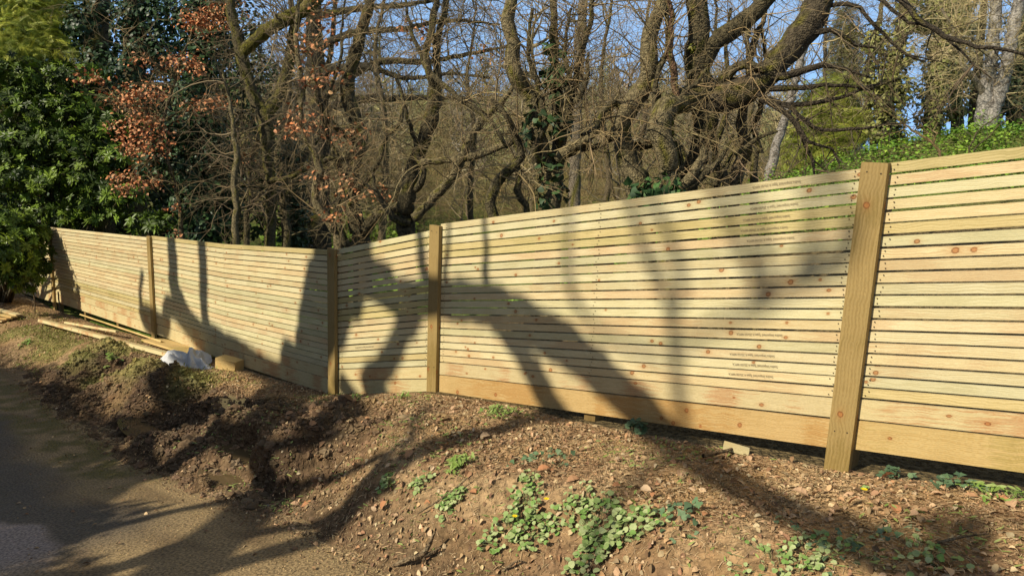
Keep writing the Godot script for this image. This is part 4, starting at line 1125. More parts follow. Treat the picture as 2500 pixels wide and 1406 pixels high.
func build_background() -> void:
	var protos := []
	for k in 3:
		protos.append(bare_tree(500 + k, 9.0, 0.26, [Color(0.18, 0.135, 0.08), Color(0.15, 0.12, 0.08), Color(0.22, 0.17, 0.10)][k]))
	for k in 3:
		protos.append(bare_tree(600 + k, 9.0, 0.3, [Color(0.25, 0.20, 0.12), Color(0.17, 0.14, 0.10), Color(0.24, 0.235, 0.10)][k], true))
	R.seed = 4
	var firsts := [null, null, null, null, null, null]
	# [x, depth, size, kind]
	var near_row := [[700, 17.0, 1.0, 0, "bare tree behind the mossy forked tree"], [800, 20.0, 1.1, 1, "bare tree above the grassy gap behind the forked beech"], [935, 18.0, 0.9, 2, "bare tree glimpsed between the forked beech and the leaning stem"], [1480, 19.0, 0.9, 2, "bare tree against blue sky left of the curved bare stem"], [1690, 18.0, 0.85, 1, "bare tree directly behind the great twisted tree"], [1150, 22.0, 0.9, 0, "bare tree against the hillside right of the leaning stem"], [1560, 24.0, 1.1, 0, "bare tree far behind the curved bare stem"], [1810, 22.0, 1.1, 2, "bare tree behind the thicket of thin stems"], [2010, 24.0, 1.1, 1, "bare tree left of the grey-green spire"], [2120, 19.0, 1.0, 2, "bare twiggy tree right of the grey-green spire"], [2420, 21.0, 1.1, 1, "bare tree behind the white birch"]]
	var rows := []
	for q in near_row: rows.append(q)
	for k in 190:
		rows.append([560.0 + 1400.0 * (k + R.randf()) / 190.0, (118.0 + 12.0 * R.randf()) if k % 3 == 0 else 30.0 + 80.0 * R.randf(), R.randf_range(0.4, 0.75) * (1.5 if R.randf() < 0.2 else 1.0), 3 + R.randi() % 3, ""])
	for q in rows:
		var k: int = q[3]
		var p := at(q[0], 400, q[1])
		var w := uv_of(p)
		p.y = ground_y(w.x, w.y) - 0.1
		var t: Node3D
		if firsts[k] == null:
			t = thing("bare_tree", "", "tree", p)
			part("trunk", protos[k][0], t)
			part("twigs", protos[k][1], t, "stuff")
			firsts[k] = t
		else:
			t = firsts[k].duplicate()
			t.name = numbered("bare_tree")
			add_child(t)
			t.position = p
			if t.has_meta("group"): t.remove_meta("group")
		t.rotation.y = R.randf() * TAU
		t.scale = Vector3.ONE * float(q[2])
		if q[4] != "":
			tag(t, q[4], "tree")
		else:
			tag(t, "distant leafless tree on the brown hillside across the valley", "tree", "leafless trees across the valley")
	# brush over the hillside, ground cover on the bank
	var where := []
	var cols := []
	for k in 1500:
		var d := 50.0 * pow(3.0, R.randf())
		var x := R.randf_range(480.0, 2050.0)
		var p := at(x, 400, d)
		var w := uv_of(p)
		if w.y > -2.5 or (x > 1800 and d < 30): continue
		p.y = ground_y(w.x, w.y) - 0.05
		var s := R.randf_range(0.4, 1.1) * (0.7 + d * 0.022)
		where.append(Transform3D(Basis(Vector3.UP, R.randf() * TAU).scaled(Vector3(s * 2.2, s, s * 2.2)), p))
		cols.append(jit(Color(0.38, 0.29, 0.15).lerp(Color(0.30, 0.29, 0.10), R.randf()), 0.3))
	many("hillside_brush", LM.brush, self, where, cols)
	where = []
	cols = []
	for k in 620:
		var d := 24.0 * pow(4.0, R.randf())
		var x := R.randf_range(560.0, 1880.0)
		var p := at(x, 400, d)
		var w := uv_of(p)
		if w.y > -2.0: continue
		p.y = ground_y(w.x, w.y) - 0.25
		var s := R.randf_range(0.16, 0.34) * (0.8 + d * 0.008)
		where.append(Transform3D((Basis(Vector3.UP, R.randf() * TAU) * Basis(Vector3.RIGHT, R.randf_range(-0.5, 0.5))).scaled(Vector3(s * 1.4, s, s * 1.4)), p))
		cols.append(jit(Color(1.0, 0.9, 0.7).lerp(Color(1.7, 1.7, 0.9), R.randf()), 0.4))
	many("scrub", protos[1][1], self, where, cols)
	where = []
	cols = []
	for k in 80000:
		var u := R.randf_range(-4.0, 7.6)
		var v := -R.randf_range(4.6 if u > 2.0 else 6.4, 12.5)
		var y := ground_y(u, v)
		var cl := N2.get_noise_2d(u * 4.0, v * 4.0)
		if R.randf() < 0.55 and cl < -0.05: continue
		var p := P(u, v, y + R.randf() * R.randf() * (0.16 + 0.5 * maxf(0.0, cl)))
		var s := R.randf_range(0.022, 0.055)
		where.append(Transform3D(basis_to((Vector3.UP + rv() * 0.7).normalized(), R.randf() * TAU).scaled(Vector3.ONE * s), p))
		cols.append(jit(Color(0.07, 0.16, 0.015).lerp(Color(0.21, 0.32, 0.035), clampf(R.randf() * 0.7 + cl, 0.0, 1.0)), 0.3))
	for k in 11000:
		var p := at(R.randf_range(640, 1020), 560, R.randf_range(16.0, 36.0))
		var w := uv_of(p)
		if w.y > -0.8: continue
		p.y = ground_y(w.x, w.y) + R.randf_range(0.0, 0.12)
		where.append(Transform3D(basis_to((Vector3.UP + rv() * 0.8).normalized(), R.randf() * TAU).scaled(Vector3.ONE * R.randf_range(0.10, 0.22)), p))
		cols.append(jit(Color(0.12, 0.22, 0.02).lerp(Color(0.22, 0.32, 0.04), R.randf()), 0.25))
	many("ground_cover", LM.ivy, self, where, cols)
	# the old cedar with level boughs
	var y := down_to(770, 19.0, 450)
	var t := make_tree("cedar", "old cedar with long level boughs across the sky behind the leaning stem", "tree", foot(775, y, 19.0), [
		[[[775, y, 19.0, 0.3], [778, 350, 19.0, 0.27], [772, 200, 19.0, 0.25], [765, 60, 19.0, 0.22], [760, -80, 19.0, 0.2]], {"twigs": 4, "from": 0.6}],
		[[[772, 250, 19.0, 0.14], [850, 190, 18.8, 0.11], [930, 150, 18.5, 0.09], [1040, 150, 18.2, 0.07], [1150, 130, 18.0, 0.05], [1260, 110, 17.8, 0.02]], {"twigs": 44}],
		[[[774, 275, 19.0, 0.14], [860, 245, 18.6, 0.11], [960, 240, 18.3, 0.08], [1060, 238, 18.0, 0.06], [1140, 240, 17.8, 0.03]], {"twigs": 30}],
		[[[768, 120, 19.0, 0.12], [860, 80, 18.5, 0.09], [980, 70, 18.2, 0.07], [1100, 50, 18.0, 0.05], [1220, 60, 17.8, 0.02]], {"twigs": 44}],
		[[[765, 40, 19.0, 0.1], [880, 20, 18.5, 0.08], [1000, 10, 18.2, 0.06], [1120, -10, 18.0, 0.03], [1200, 0, 17.9, 0.02]], {"twigs": 40}],
		[[[772, 180, 19.0, 0.12], [880, 160, 18.5, 0.09], [990, 190, 18.2, 0.06], [1100, 180, 18.0, 0.04], [1200, 190, 17.8, 0.02]], {"twigs": 36}],
		[[[776, 330, 19.0, 0.12], [860, 310, 18.6, 0.08], [950, 320, 18.4, 0.04]], {"twigs": 16}]],
		{"twigs": 30, "len": 1.1, "level": 2, "kids": 4, "rad": 0.016, "crook": 0.3, "lift": 0.0, "col": Color(0.11, 0.09, 0.05), "bark": Color(0.07, 0.055, 0.038)})


# ---------------------------------------------------------------- what lies on the verge
func timber(called: String, label: String, category: String, a: Vector3, b: Vector3, w: float, th: float, m: Material, group := "", roll := 0.0) -> void:
	var mb := MB.new()
	var mid := (a + b) * 0.5
	mb.o = Vector3(mid.x, minf(a.y, b.y), mid.z)
	var d := (b - a).normalized()
	var side := d.cross(Vector3.UP).normalized()
	var up := side.cross(d).normalized()
	var s2 := side * cos(roll) + up * sin(roll)
	var u2 := up * cos(roll) - side * sin(roll)
	mb.bar(a, b, s2, w, u2, th, Color(1, 1, 1), R.randf() * 0.1, 5.2)
	var i := part(called, mb.mesh(m), self)
	i.position = mb.o
	tag(i, label, category, group)


func build_timber() -> void:
	var nv := Vector3(DV.x, 0, DV.y)
	timber("loose_plank", "long thick plank lying on the grass parallel to the fence, its end under the cloth", "plank", on_ground(104, 792, 0.06), on_ground(425, 880, 0.05), 0.15, 0.045, BOARD[1], "", 0.25)
	timber("loose_plank", "thin board leaning along the foot of the fence between the two far cover boards", "plank", on_ground(200, 776, 0.10), on_ground(400, 848, 0.06), 0.10, 0.022, BOARD[3], "", 0.55)
	timber("loose_plank", "broad greenish board lying flat by the fence behind the cloth", "plank", on_ground(372, 838, 0.05), on_ground(505, 878, 0.04), 0.30, 0.03, BOARD[0], "", 0.12)
	timber("loose_plank", "short slat resting on top of the long thick plank, its dark end showing", "slat", on_ground(160, 803, 0.10), on_ground(286, 826, 0.10), 0.05, 0.03, BOARD[4], "", 0.2)
	for k in 4:
		timber("loose_plank", ["outermost board of the loose pile at the left edge", "second board from the lane in the pile at the left edge", "third board from the lane in the pile at the left edge", "board nearest the fence in the pile at the left edge"][k], "plank", on_ground(-70 + k * 6, 792 - k * 13, 0.04 + k * 0.012), on_ground(10 + k * 12, 789 - k * 3, 0.04 + k * 0.012), 0.10, 0.025, BOARD[(k + 1) % 6], "boards piled at the left edge", 0.05)
	var c := on_ground(560, 903)
	var x := Vector3(0.93, -0.03, 0.37).normalized()
	timber("timber_block", "sawn square timber block standing on the mud at the foot of the fence", "block", c - x * 0.14 + Vector3(0, 0.075, 0), c + x * 0.14 + Vector3(0, 0.065, 0), 0.15, 0.125, BOARD[0])
	c = on_ground(476, 892)
	x = Vector3(0.9, 0.0, -0.3).normalized()
	timber("timber_offcut", "lower of two small offcuts beside the crumpled cloth", "offcut", c - x * 0.08 + Vector3(0, 0.02, 0), c + x * 0.07 + Vector3(0, 0.02, 0), 0.07, 0.03, BOARD[5])
	timber("timber_offcut", "upper of two small offcuts beside the crumpled cloth, turned askew", "offcut", c - x * 0.02 + Vector3(0.02, 0.05, 0.03), c + x * 0.12 + Vector3(0.02, 0.05, -0.06), 0.06, 0.03, BOARD[2])
	var q := P(0.55, 0.05, ground_y(0.55, 0.05) + 0.03)
	timber("timber_offcut", "pale wedge offcut tucked under the fence beside the nearest cover board", "offcut", q + Vector3(-0.06, 0.01, -0.02), q + Vector3(0.07, -0.01, 0.02), 0.06, 0.03, BOARD[1])
	# crumpled cloth
	R.seed = 77
	var o := on_ground(466, 893)
	var b := MB.new()
	b.o = o
	var n := 46
	var ax := Vector3(0.90, 0, 0.43)
	var az := Vector3(-0.43, 0, 0.90)
	var grid := PackedVector3Array()
	for i in n:
		for j in n:
			var f := float(i) / (n - 1) * 2.0 - 1.0
			var g := float(j) / (n - 1) * 2.0 - 1.0
			var rad := 1.0 + 0.22 * sin(atan2(g, f) * 3.0 + 0.6) + 0.12 * sin(atan2(g, f) * 7.0)
			var l := minf(1.0, Vector2(f, g).length() / rad)
			var ridge := 1.0 - absf(N1.get_noise_2d(f * 1.5 + g * 0.8 + 11.0, g * 2.6 - f * 0.5)) * 3.0
			var fold := 1.0 - absf(sin((f * 1.2 + g * 0.9) * 5.0 + N1.get_noise_2d(f * 1.4, g * 1.4) * 5.0))
			var h := (1.0 - l * l) * 0.085 + (0.025 + 0.05 * (1.0 - l)) * ridge + 0.032 * fold * (1.0 - l * 0.6)
			var p := o + ax * (f * 0.33 * rad) + az * (g * 0.2 * rad) + Vector3.UP * (maxf(0.0, h) * (1.25 - 0.45 * f))
			p += (ax * N2.get_noise_2d(f * 3.0, g * 3.0) + az * N2.get_noise_2d(f * 3.0 + 9.0, g * 3.0)) * 0.04
			grid.append(p)
	for i in n:
		for j in n:
			b.v.append(grid[i * n + j] - o)
			var da := grid[mini(i + 1, n - 1) * n + j] - grid[maxi(i - 1, 0) * n + j]
			var db := grid[i * n + mini(j + 1, n - 1)] - grid[i * n + maxi(j - 1, 0)]
			var nn := da.cross(db).normalized()
			b.n.append(nn if nn.y > 0 else -nn)
			b.c.append(Color(0.54, 0.55, 0.57))
			b.t.append(Vector2(i, j))
	for i in n - 1:
		for j in n - 1:
			var k := i * n + j
			b.i.append_array(PackedInt32Array([k, k + n, k + n + 1, k, k + n + 1, k + 1]))
	var cl := part("crumpled_cloth", b.mesh(M.cloth), self)
	cl.position = o
	tag(cl, "crumpled pale grey cloth dumped on the planks by the fence", "cloth")
	# sticks
	stick("sapling_stub", "thin upright sapling stub with a side shoot, left of the fence's far end", "sapling", [[[84, 765, 0.0, 0.012], [82, 730, -1.0, 0.011], [79, 690, -1.0, 0.006]], [[82, 738, -1.0, 0.008], [66, 730, -1.0, 0.006], [48, 728, -1.0, 0.003]], [[83, 745, -1.0, 0.006], [70, 755, -1.0, 0.004], [62, 757, -1.0, 0.003]], [[81, 722, -1.0, 0.007], [76, 712, -1.0, 0.003]]], 84, 765)
	stick("wooden_stake", "thin pale stake pushed in beside the furthest cover board", "stake", [[[146, 764, 0.0, 0.014], [143, 740, -1.0, 0.013], [140, 712, -1.0, 0.012]]], 146, 764)
	stick("forked_root", "forked dead root sticking out of the bank at the lane's edge", "root", [[[960, 1385, 0.0, 0.012], [1000, 1365, -1.0, 0.016], [1030, 1355, -1.0, 0.018], [1050, 1325, -1.0, 0.013], [1062, 1298, -1.0, 0.006]], [[1030, 1355, -1.0, 0.016], [1058, 1350, -1.0, 0.010], [1076, 1336, -1.0, 0.005]], [[1032, 1358, -1.0, 0.014], [1040, 1385, -1.0, 0.010], [1038, 1404, -1.0, 0.006]]], 1030, 1380)
	stick("bare_root", "thin pale root curling out of the bare bank face below the celandines", "root", [[[1228, 1402, 0.0, 0.007], [1250, 1378, -1.0, 0.007], [1272, 1368, -1.0, 0.006], [1292, 1380, -1.0, 0.003]]], 1240, 1400)
	stick("pale_roots", "pale wiry roots lying over the dark mud heap", "root", [[[355, 980, 0.0, 0.005], [400, 978, -1.0, 0.007], [430, 985, -1.0, 0.006], [465, 1000, -1.0, 0.004]], [[415, 982, -1.0, 0.006], [420, 1000, -1.0, 0.004], [428, 1010, -1.0, 0.003]], [[400, 978, -1.0, 0.005], [385, 990, -1.0, 0.003]]], 420, 1000)
	stick("dead_stick", "short thick dead stick lying under the fence near the bare mound", "stick", [[[1716, 1128, 0.03, 0.014], [1745, 1122, 0.03, 0.013], [1790, 1110, 0.03, 0.008]]], 1740, 1125)
	stick("dead_stick", "long thin stick lying across the foot of the bank above the celandines", "stick", [[[1020, 1270, 0.03, 0.005], [1090, 1232, 0.04, 0.006], [1140, 1190, 0.05, 0.004]]], 1080, 1240)
	stick("dead_stick", "slender stick leaning on the leafy bank near the mud heap", "stick", [[[800, 1185, 0.02, 0.006], [825, 1160, 0.05, 0.005], [850, 1132, 0.08, 0.003]]], 820, 1170)
	stick("dead_stick", "bent stick on the bare soil at the right, below the ivy seedlings", "stick", [[[2290, 1340, 0.02, 0.006], [2350, 1330, 0.025, 0.006], [2410, 1322, 0.02, 0.004]]], 2350, 1335)


# sticks: a lift of -1 keeps the distance of the first point
func stick(called: String, label: String, category: String, branches: Array, bx: float, by: float) -> void:
	var base := on_ground(bx, by)
	var dep := -(CAM.affine_inverse() * base).z
	var t := thing(called, label, category, base)
	var b := MB.new()
	b.o = base
	for q in branches:
		var c := PackedVector3Array()
		var r := PackedFloat32Array()
		for k in q:
			c.append(at(k[0], k[1], dep) if k[2] < 0.0 else on_ground(k[0], k[1], k[2] + 0.004))
			r.append(k[3])
		smooth_limb(b, c, r, 6, Color(0.24, 0.17, 0.10), Color(0.3, 0.24, 0.15), 0.2, 0.003)
	part("wood", b.mesh(M.bark), t)


func clump(called: String, label: String, category: String, px: float, py: float, rad: float, count: int, kind: String, s0: float, s1: float, high: float, c0: Color, c1: Color, flowers := []) -> void:
	var c := on_ground(px, py)
	var w := uv_of(c)
	var t := thing(called, label, category, c)
	var stems := MB.new()
	stems.o = c
	for k in count:
		var an := R.randf() * TAU
		var rr := sqrt(R.randf()) * rad * (0.75 + 0.35 * sin(an * 3.0 + px))
		var u := w.x + cos(an) * rr
		var v := maxf(0.02, w.y + sin(an) * rr)
		var y := top_y(u, v)
		var tip := P(u, v, y + R.randf_range(0.35, 1.0) * high * (1.15 - 0.6 * rr / rad)) + rv() * 0.01
		stems.tube(PackedVector3Array([P(u, v, y).lerp(c, 0.25), tip]), PackedFloat32Array([0.0015, 0.0012]), 3, Color(0.2, 0.22, 0.1))
		var s := R.randf_range(s0, s1)
		var nn := (Vector3.UP + Vector3(DV.x, 0.0, DV.y) * 0.35 + rv() * 0.55).normalized()
		var i := MeshInstance3D.new()
		i.name = "leaf"
		i.mesh = LM[kind][R.randi() % LM[kind].size()]
		var q: Basis = basis_to(nn, R.randf() * TAU)
		i.transform = Transform3D(q.scaled(Vector3.ONE * s), tip - q.z * s * 0.4 - c)
		t.add_child(i, true)
	part("stems", stems.mesh(M.dry), t, "stuff")
	for f in flowers:
		var p := on_ground(f[0], f[1], high * 1.1)
		var b := MB.new()
		b.o = c
		for k in 9:
			var a0 := TAU * k / 9.0
			var d := Vector3(cos(a0), 0.25, sin(a0)) * 0.016
			var e := Vector3(-sin(a0), 0, cos(a0)) * 0.004
			b.tri(p, p + d * 0.6 - e, p + d, Color(0.80, 0.58, 0.01))
			b.tri(p, p + d, p + d * 0.6 + e, Color(0.80, 0.58, 0.01))
		b.tube(PackedVector3Array([p, p + Vector3.UP * 0.004]), PackedFloat32Array([0.004, 0.003]), 6, Color(0.6, 0.45, 0.02))
		part("flower", b.mesh(M.dry), t)


func tinted(kind: String, m: StandardMaterial3D, cols: Array) -> Array:
	var out := []
	for c in cols:
		var q: StandardMaterial3D = m.duplicate()
		q.albedo_color = c.linear_to_srgb()
		out.append(leaf_mesh(kind, q))
	return out


func build_plants() -> void:
	R.seed = 31
	var cel := [Color(0.27, 0.33, 0.13), Color(0.34, 0.39, 0.18), Color(0.20, 0.28, 0.09), Color(0.15, 0.26, 0.06)]
	LM.heart_set = tinted("heart", M.leaf, cel)
	LM.ivy_set = tinted("ivy", M.gloss, [Color(0.07, 0.12, 0.06), Color(0.10, 0.17, 0.08), Color(0.06, 0.10, 0.05), Color(0.13, 0.19, 0.10)])
	LM.weed_set = tinted("long", M.leaf, [Color(0.17, 0.25, 0.05), Color(0.13, 0.22, 0.04), Color(0.22, 0.28, 0.08)])
	var z := Color.WHITE
	clump("lesser_celandine", "celandine clump with open yellow flower on the lip of the bare bank", "plant", 1268, 1290, 0.20, 230, "heart_set", 0.020, 0.034, 0.07, z, z, [[1255, 1296], [1332, 1258]])
	clump("lesser_celandine", "largest spread of pale celandine leaves, right of the bare bank face", "plant", 1480, 1330, 0.26, 290, "heart_set", 0.021, 0.038, 0.07, z, z)
	clump("lesser_celandine", "celandines trailing up the bank between the two big clumps and the bramble", "plant", 1400, 1255, 0.16, 110, "heart_set", 0.016, 0.03, 0.05, z, z)
	clump("lesser_celandine", "grey-green celandines at the edge of the bank beside the long thin stick", "plant", 1095, 1240, 0.10, 80, "heart_set", 0.018, 0.032, 0.05, z, z)
	clump("lesser_celandine", "small bright celandine tuft higher up the bank, left of the grassy tuft", "plant", 1025, 1190, 0.08, 34, "heart_set", 0.02, 0.036, 0.05, z, z)
	clump("lesser_celandine", "dusty celandines spilling down the bank left of the forked root", "plant", 940, 1195, 0.07, 26, "heart_set", 0.02, 0.034, 0.04, z, z)
	clump("lesser_celandine", "low celandine patch in the leaf litter at the middle of the bank", "plant", 1285, 1180, 0.10, 36, "heart_set", 0.016, 0.03, 0.03, z, z)
	clump("lesser_celandine", "single yellow-flowered celandine on the bare soil right of the nearest cover board", "plant", 2112, 1200, 0.02, 5, "heart_set", 0.014, 0.022, 0.02, z, z, [[2110, 1207]])
	clump("lesser_celandine", "ragged celandines and seedlings along the bottom edge under the trunk shadow", "plant", 1930, 1385, 0.26, 170, "heart_set", 0.015, 0.028, 0.04, z, z)
	clump("lesser_celandine", "few celandines at the bottom right, beyond the trunk shadow", "plant", 2260, 1370, 0.16, 40, "heart_set", 0.016, 0.03, 0.03, z, z)
	clump("grass_tuft", "feathery grass tuft in the middle of the bank", "plant", 1120, 1140, 0.09, 90, "weed_set", 0.03, 0.06, 0.06, z, z)
	clump("grass_tuft", "weedy tuft growing against the fence bottom right of the middle cover board", "plant", 1220, 1008, 0.16, 90, "weed_set", 0.025, 0.05, 0.05, z, z)
	clump("grass_tuft", "small weeds at the fence foot left of the middle cover board", "plant", 985, 972, 0.12, 40, "weed_set", 0.02, 0.045, 0.04, z, z)
	clump("grass_tuft", "fine green weeds by the corner cover board", "plant", 868, 975, 0.09, 30, "weed_set", 0.02, 0.04, 0.04, z, z)
	clump("grass_tuft", "bright grass seedlings at the right edge beneath the fence", "plant", 2440, 1195, 0.22, 80, "weed_set", 0.025, 0.05, 0.04, z, z)
	clump("grass_tuft", "green weed tuft poking from the shaded mud left of the cloth", "plant", 272, 880, 0.10, 50, "weed_set", 0.04, 0.08, 0.08, z, z)
	clump("grass_tuft", "grassy weeds at the far left of the trampled verge", "plant", 60, 842, 0.12, 40, "weed_set", 0.04, 0.09, 0.07, z, z)
	clump("grass_tuft", "weeds around the second furthest cover board's foot", "plant", 352, 822, 0.12, 40, "weed_set", 0.03, 0.06, 0.06, z, z)
	clump("bramble", "bramble sprig with toothed green leaves beneath the fence right of the square post", "plant", 1560, 1060, 0.10, 24, "ivy_set", 0.035, 0.06, 0.10, z, z)
	clump("ivy_plant", "ivy seedlings and wiry stems at the foot of the nearest cover board", "plant", 2190, 1160, 0.09, 22, "ivy_set", 0.025, 0.045, 0.06, z, z)
	clump("ivy_plant", "ivy spreading along the dark gap at the right edge", "plant", 2330, 1185, 0.14, 30, "ivy_set", 0.025, 0.045, 0.05, z, z)
	clump("ivy_plant", "ivy leaves scattered on the bank under the fence's middle run", "plant", 1330, 1120, 0.22, 40, "ivy_set", 0.022, 0.04, 0.02, z, z)
	clump("ivy_plant", "lone ivy shoots in the litter right of the big celandine spread", "plant", 1640, 1265, 0.20, 34, "ivy_set", 0.024, 0.045, 0.03, z, z)
	clump("ivy_plant", "creeping ivy along the bottom right corner", "plant", 2050, 1330, 0.3, 46, "ivy_set", 0.02, 0.042, 0.02, z, z)
	# fallen leaves: the largest one by one, the rest as litter
	LM.fallen = tinted("curl", M.dry, [Color(0.34, 0.19, 0.10), Color(0.42, 0.27, 0.16), Color(0.26, 0.15, 0.08), Color(0.48, 0.34, 0.21), Color(0.36, 0.17, 0.08)])
	for k in 130:
		var u := -1.6 + 5.6 * pow(R.randf(), 1.2)
		var v := R.randf_range(0.1, 1.62)
		var nn := (ground_normal(u, v) + rv() * 0.55).normalized()
		var s := R.randf_range(0.04, 0.08)
		var i := part("fallen_leaf", LM.fallen[R.randi() % 5], self)
		i.transform = Transform3D(basis_to(nn, R.randf() * TAU).scaled(Vector3(s, s, s)), P(u, v, top_y(u, v) + R.randf_range(0.008, 0.025)))
		tag(i, "curled brown dead leaf lying on the bank below the fence", "leaf", "larger fallen leaves on the bank")
	var where := []
	var cols := []
	for k in 17000:
		var u := R.randf_range(-2.3, 6.5) if k < 14500 else R.randf_range(6.0, 14.0)
		var v := R.randf_range(0.03, 1.72)
		if k % 70 == 0: v = R.randf_range(1.6, 3.0)
		if k % 70 and N1.get_noise_2d(u * 2.0 + 5.0, v * 2.0) < R.randf_range(-0.5, 0.25): continue
		if R.randf() < mudness(u, v) * 0.75: continue
		var nn := (ground_normal(u, v) + rv() * 0.5).normalized()
		var s := R.randf_range(0.012, 0.046)
		where.append(Transform3D(basis_to(nn, R.randf() * TAU).scaled(Vector3(s * R.randf_range(0.5, 1.0), s, s)), P(u, v, top_y(u, v) + R.randf_range(0.0, 0.014))))
		var c: Color = [Color(0.33, 0.19, 0.10), Color(0.40, 0.27, 0.15), Color(0.19, 0.11, 0.06), Color(0.45, 0.34, 0.20), Color(0.26, 0.17, 0.09)][R.randi() % 5]
		cols.append(jit(c, 0.3))
	many("leaf_litter", LM.curl, self, where, cols)
	# straw, chips and thin twigs
	var sb := MB.new()
	sb.tube(PackedVector3Array([Vector3(0, 0, -0.5), Vector3(0.05, 0.03, 0.0), Vector3(-0.02, 0, 0.5)]), PackedFloat32Array([0.03, 0.035, 0.02]), 4, Color(1, 1, 1))
	var straw := sb.mesh(M.dry)
	where = []
	cols = []
	for k in 36000:
		var u := R.randf_range(-2.3, 6.0) if k < 28000 else R.randf_range(5.5, 15.0)
		var v := R.randf_range(0.0, 1.7)
		if R.randf() < mudness(u, v) * 0.8: continue
		var nn := (ground_normal(u, v) + rv() * 0.3).normalized()
		var s := R.randf_range(0.012, 0.045) * (1.6 if R.randf() < 0.06 else 1.0)
		where.append(Transform3D(basis_to(nn, R.randf() * TAU).scaled(Vector3(s * 0.8, s * 0.8, s)), P(u, v, top_y(u, v) + R.randf_range(0.0, 0.01))))
		cols.append(jit(Color(0.58, 0.45, 0.26).lerp(Color(0.30, 0.19, 0.10), R.randf()), 0.25))
	many("twig_litter", straw, self, where, cols)
	# clods and grit
	var cb := MB.new()
	var ico := SphereMesh.new()
	ico.radius = 0.5
	ico.height = 0.8
	ico.radial_segments = 7
	ico.rings = 4
	var arr := ico.get_mesh_arrays()
	var vv: PackedVector3Array = arr[Mesh.ARRAY_VERTEX]
	for k in vv.size():
		vv[k] = vv[k] * (1.0 + N1.get_noise_3dv(vv[k] * 90.0) * 0.8)
	arr[Mesh.ARRAY_VERTEX] = vv
	var clod := ArrayMesh.new()
	clod.add_surface_from_arrays(Mesh.PRIMITIVE_TRIANGLES, arr)
	clod.surface_set_material(0, M.clod)
	where = []
	cols = []
	for k in 22000:
		var u := R.randf_range(-2.3, 9.5)
		var v := R.randf_range(0.0, 1.85)
		var m := mudness(u, v)
		if R.randf() > 0.35 + m: continue
		var s := R.randf_range(0.004, 0.016) * (1.0 + 1.6 * m * R.randf())
		if R.randf() < 0.02: s *= 2.2
		where.append(Transform3D(Basis(Vector3.UP, R.randf() * TAU).scaled(Vector3(s * R.randf_range(0.8, 1.5), s, s)), P(u, v, top_y(u, v) + s * 0.1)))
		cols.append(jit(ground_color(u, v), 0.25))
	var rough := MB.new()
	var ring := []
	for a in 7:
		var row := []
		for e in 10:
			var d := Vector3(cos(TAU * e / 10.0) * sin(PI * a / 6.0), cos(PI * a / 6.0), sin(TAU * e / 10.0) * sin(PI * a / 6.0))
			row.append(d * 0.5 * (1.0 + N1.get_noise_3dv(d * 7.0) * 1.1) * Vector3(1, 0.75, 1))
		ring.append(row)
	for a in 6:
		for e in 10:
			var e2 := (e + 1) % 10
			rough.tri(ring[a][e], ring[a][e2], ring[a + 1][e2], Color(1, 1, 1))
			rough.tri(ring[a][e], ring[a + 1][e2], ring[a + 1][e], Color(1, 1, 1))
	var where2 := []
	var cols2 := []
	for k in 1500:
		var u := R.randf_range(2.2, 9.6)
		var v := R.randf_range(0.3, 1.75)
		if R.randf() > mudness(u, v): continue
		var s := R.randf_range(0.016, 0.045) * (1.0 + 1.4 * R.randf() * R.randf())
		where2.append(Transform3D((Basis(Vector3.UP, R.randf() * TAU) * Basis(Vector3.RIGHT, R.randf() * 3.0)).scaled(Vector3(s * R.randf_range(0.8, 1.6), s, s)), P(u, v, top_y(u, v) + s * 0.05)))
		cols2.append(jit(ground_color(u, v), 0.25))
	for k in 18000:
		var u := R.randf_range(-2.2, 4.0)
		var v := R.randf_range(0.0, 1.75)
		var s := R.randf_range(0.003, 0.009)
		where.append(Transform3D(Basis(Vector3.UP, R.randf() * TAU).scaled(Vector3(s * R.randf_range(0.8, 1.5), s, s)), P(u, v, top_y(u, v) + s * 0.15)))
		cols.append(jit(ground_color(u, v), 0.35))
	for k in 9000:
		var u := R.randf_range(0.0, 9.0)
		var v := 1.6 + 1.6 * R.randf() * R.randf()
		var s := R.randf_range(0.003, 0.009)
		where.append(Transform3D(Basis(Vector3.UP, R.randf() * TAU).scaled(Vector3(s, s, s)), P(u, v, top_y(u, v) + s * 0.1)))
		cols.append(jit(road_color(u, v) * 1.15, 0.35))
	many("grit", clod, self, where, cols)
	many("mud_clods", rough.mesh(M.clod), self, where2, cols2)
	# short grass and moss on the far verge
	where = []
	cols = []
	for k in 9000:
		var u := R.randf_range(5.8, 14.5)
		var v := R.randf_range(0.2, 1.5)
		if N1.get_noise_2d(u * 3.0 + 70.0, v * 3.0) < R.randf_range(-0.35, 0.3): continue
		if R.randf() < mudness(u, v): continue
		var nn := (Vector3.UP + rv() * 0.7).normalized()
		var s := R.randf_range(0.03, 0.07)
		where.append(Transform3D(basis_to(nn, R.randf() * TAU).scaled(Vector3(s * 0.6, s, s)), P(u, v, top_y(u, v) + 0.01)))
		cols.append(jit(Color(0.15, 0.19, 0.035).lerp(Color(0.24, 0.23, 0.07), R.randf()), 0.25))
	for k in 9000:
		var u := R.randf_range(-2.3, 5.0)
		var v := R.randf_range(0.05, 1.6)
		if N1.get_noise_2d(u * 3.4 + 20.0, v * 3.4) < R.randf_range(0.0, 0.4): continue
		var nn := (Vector3.UP + rv() * 0.8).normalized()
		var s := R.randf_range(0.012, 0.034)
		where.append(Transform3D(basis_to(nn, R.randf() * TAU).scaled(Vector3(s * R.randf_range(0.8, 2.2), s, s)), P(u, v, top_y(u, v) + R.randf_range(0.003, 0.02))))
		cols.append(jit(Color(0.13, 0.19, 0.04).lerp(Color(0.28, 0.31, 0.10), R.randf()), 0.25))
	many("short_grass", LM.long, self, where, cols)


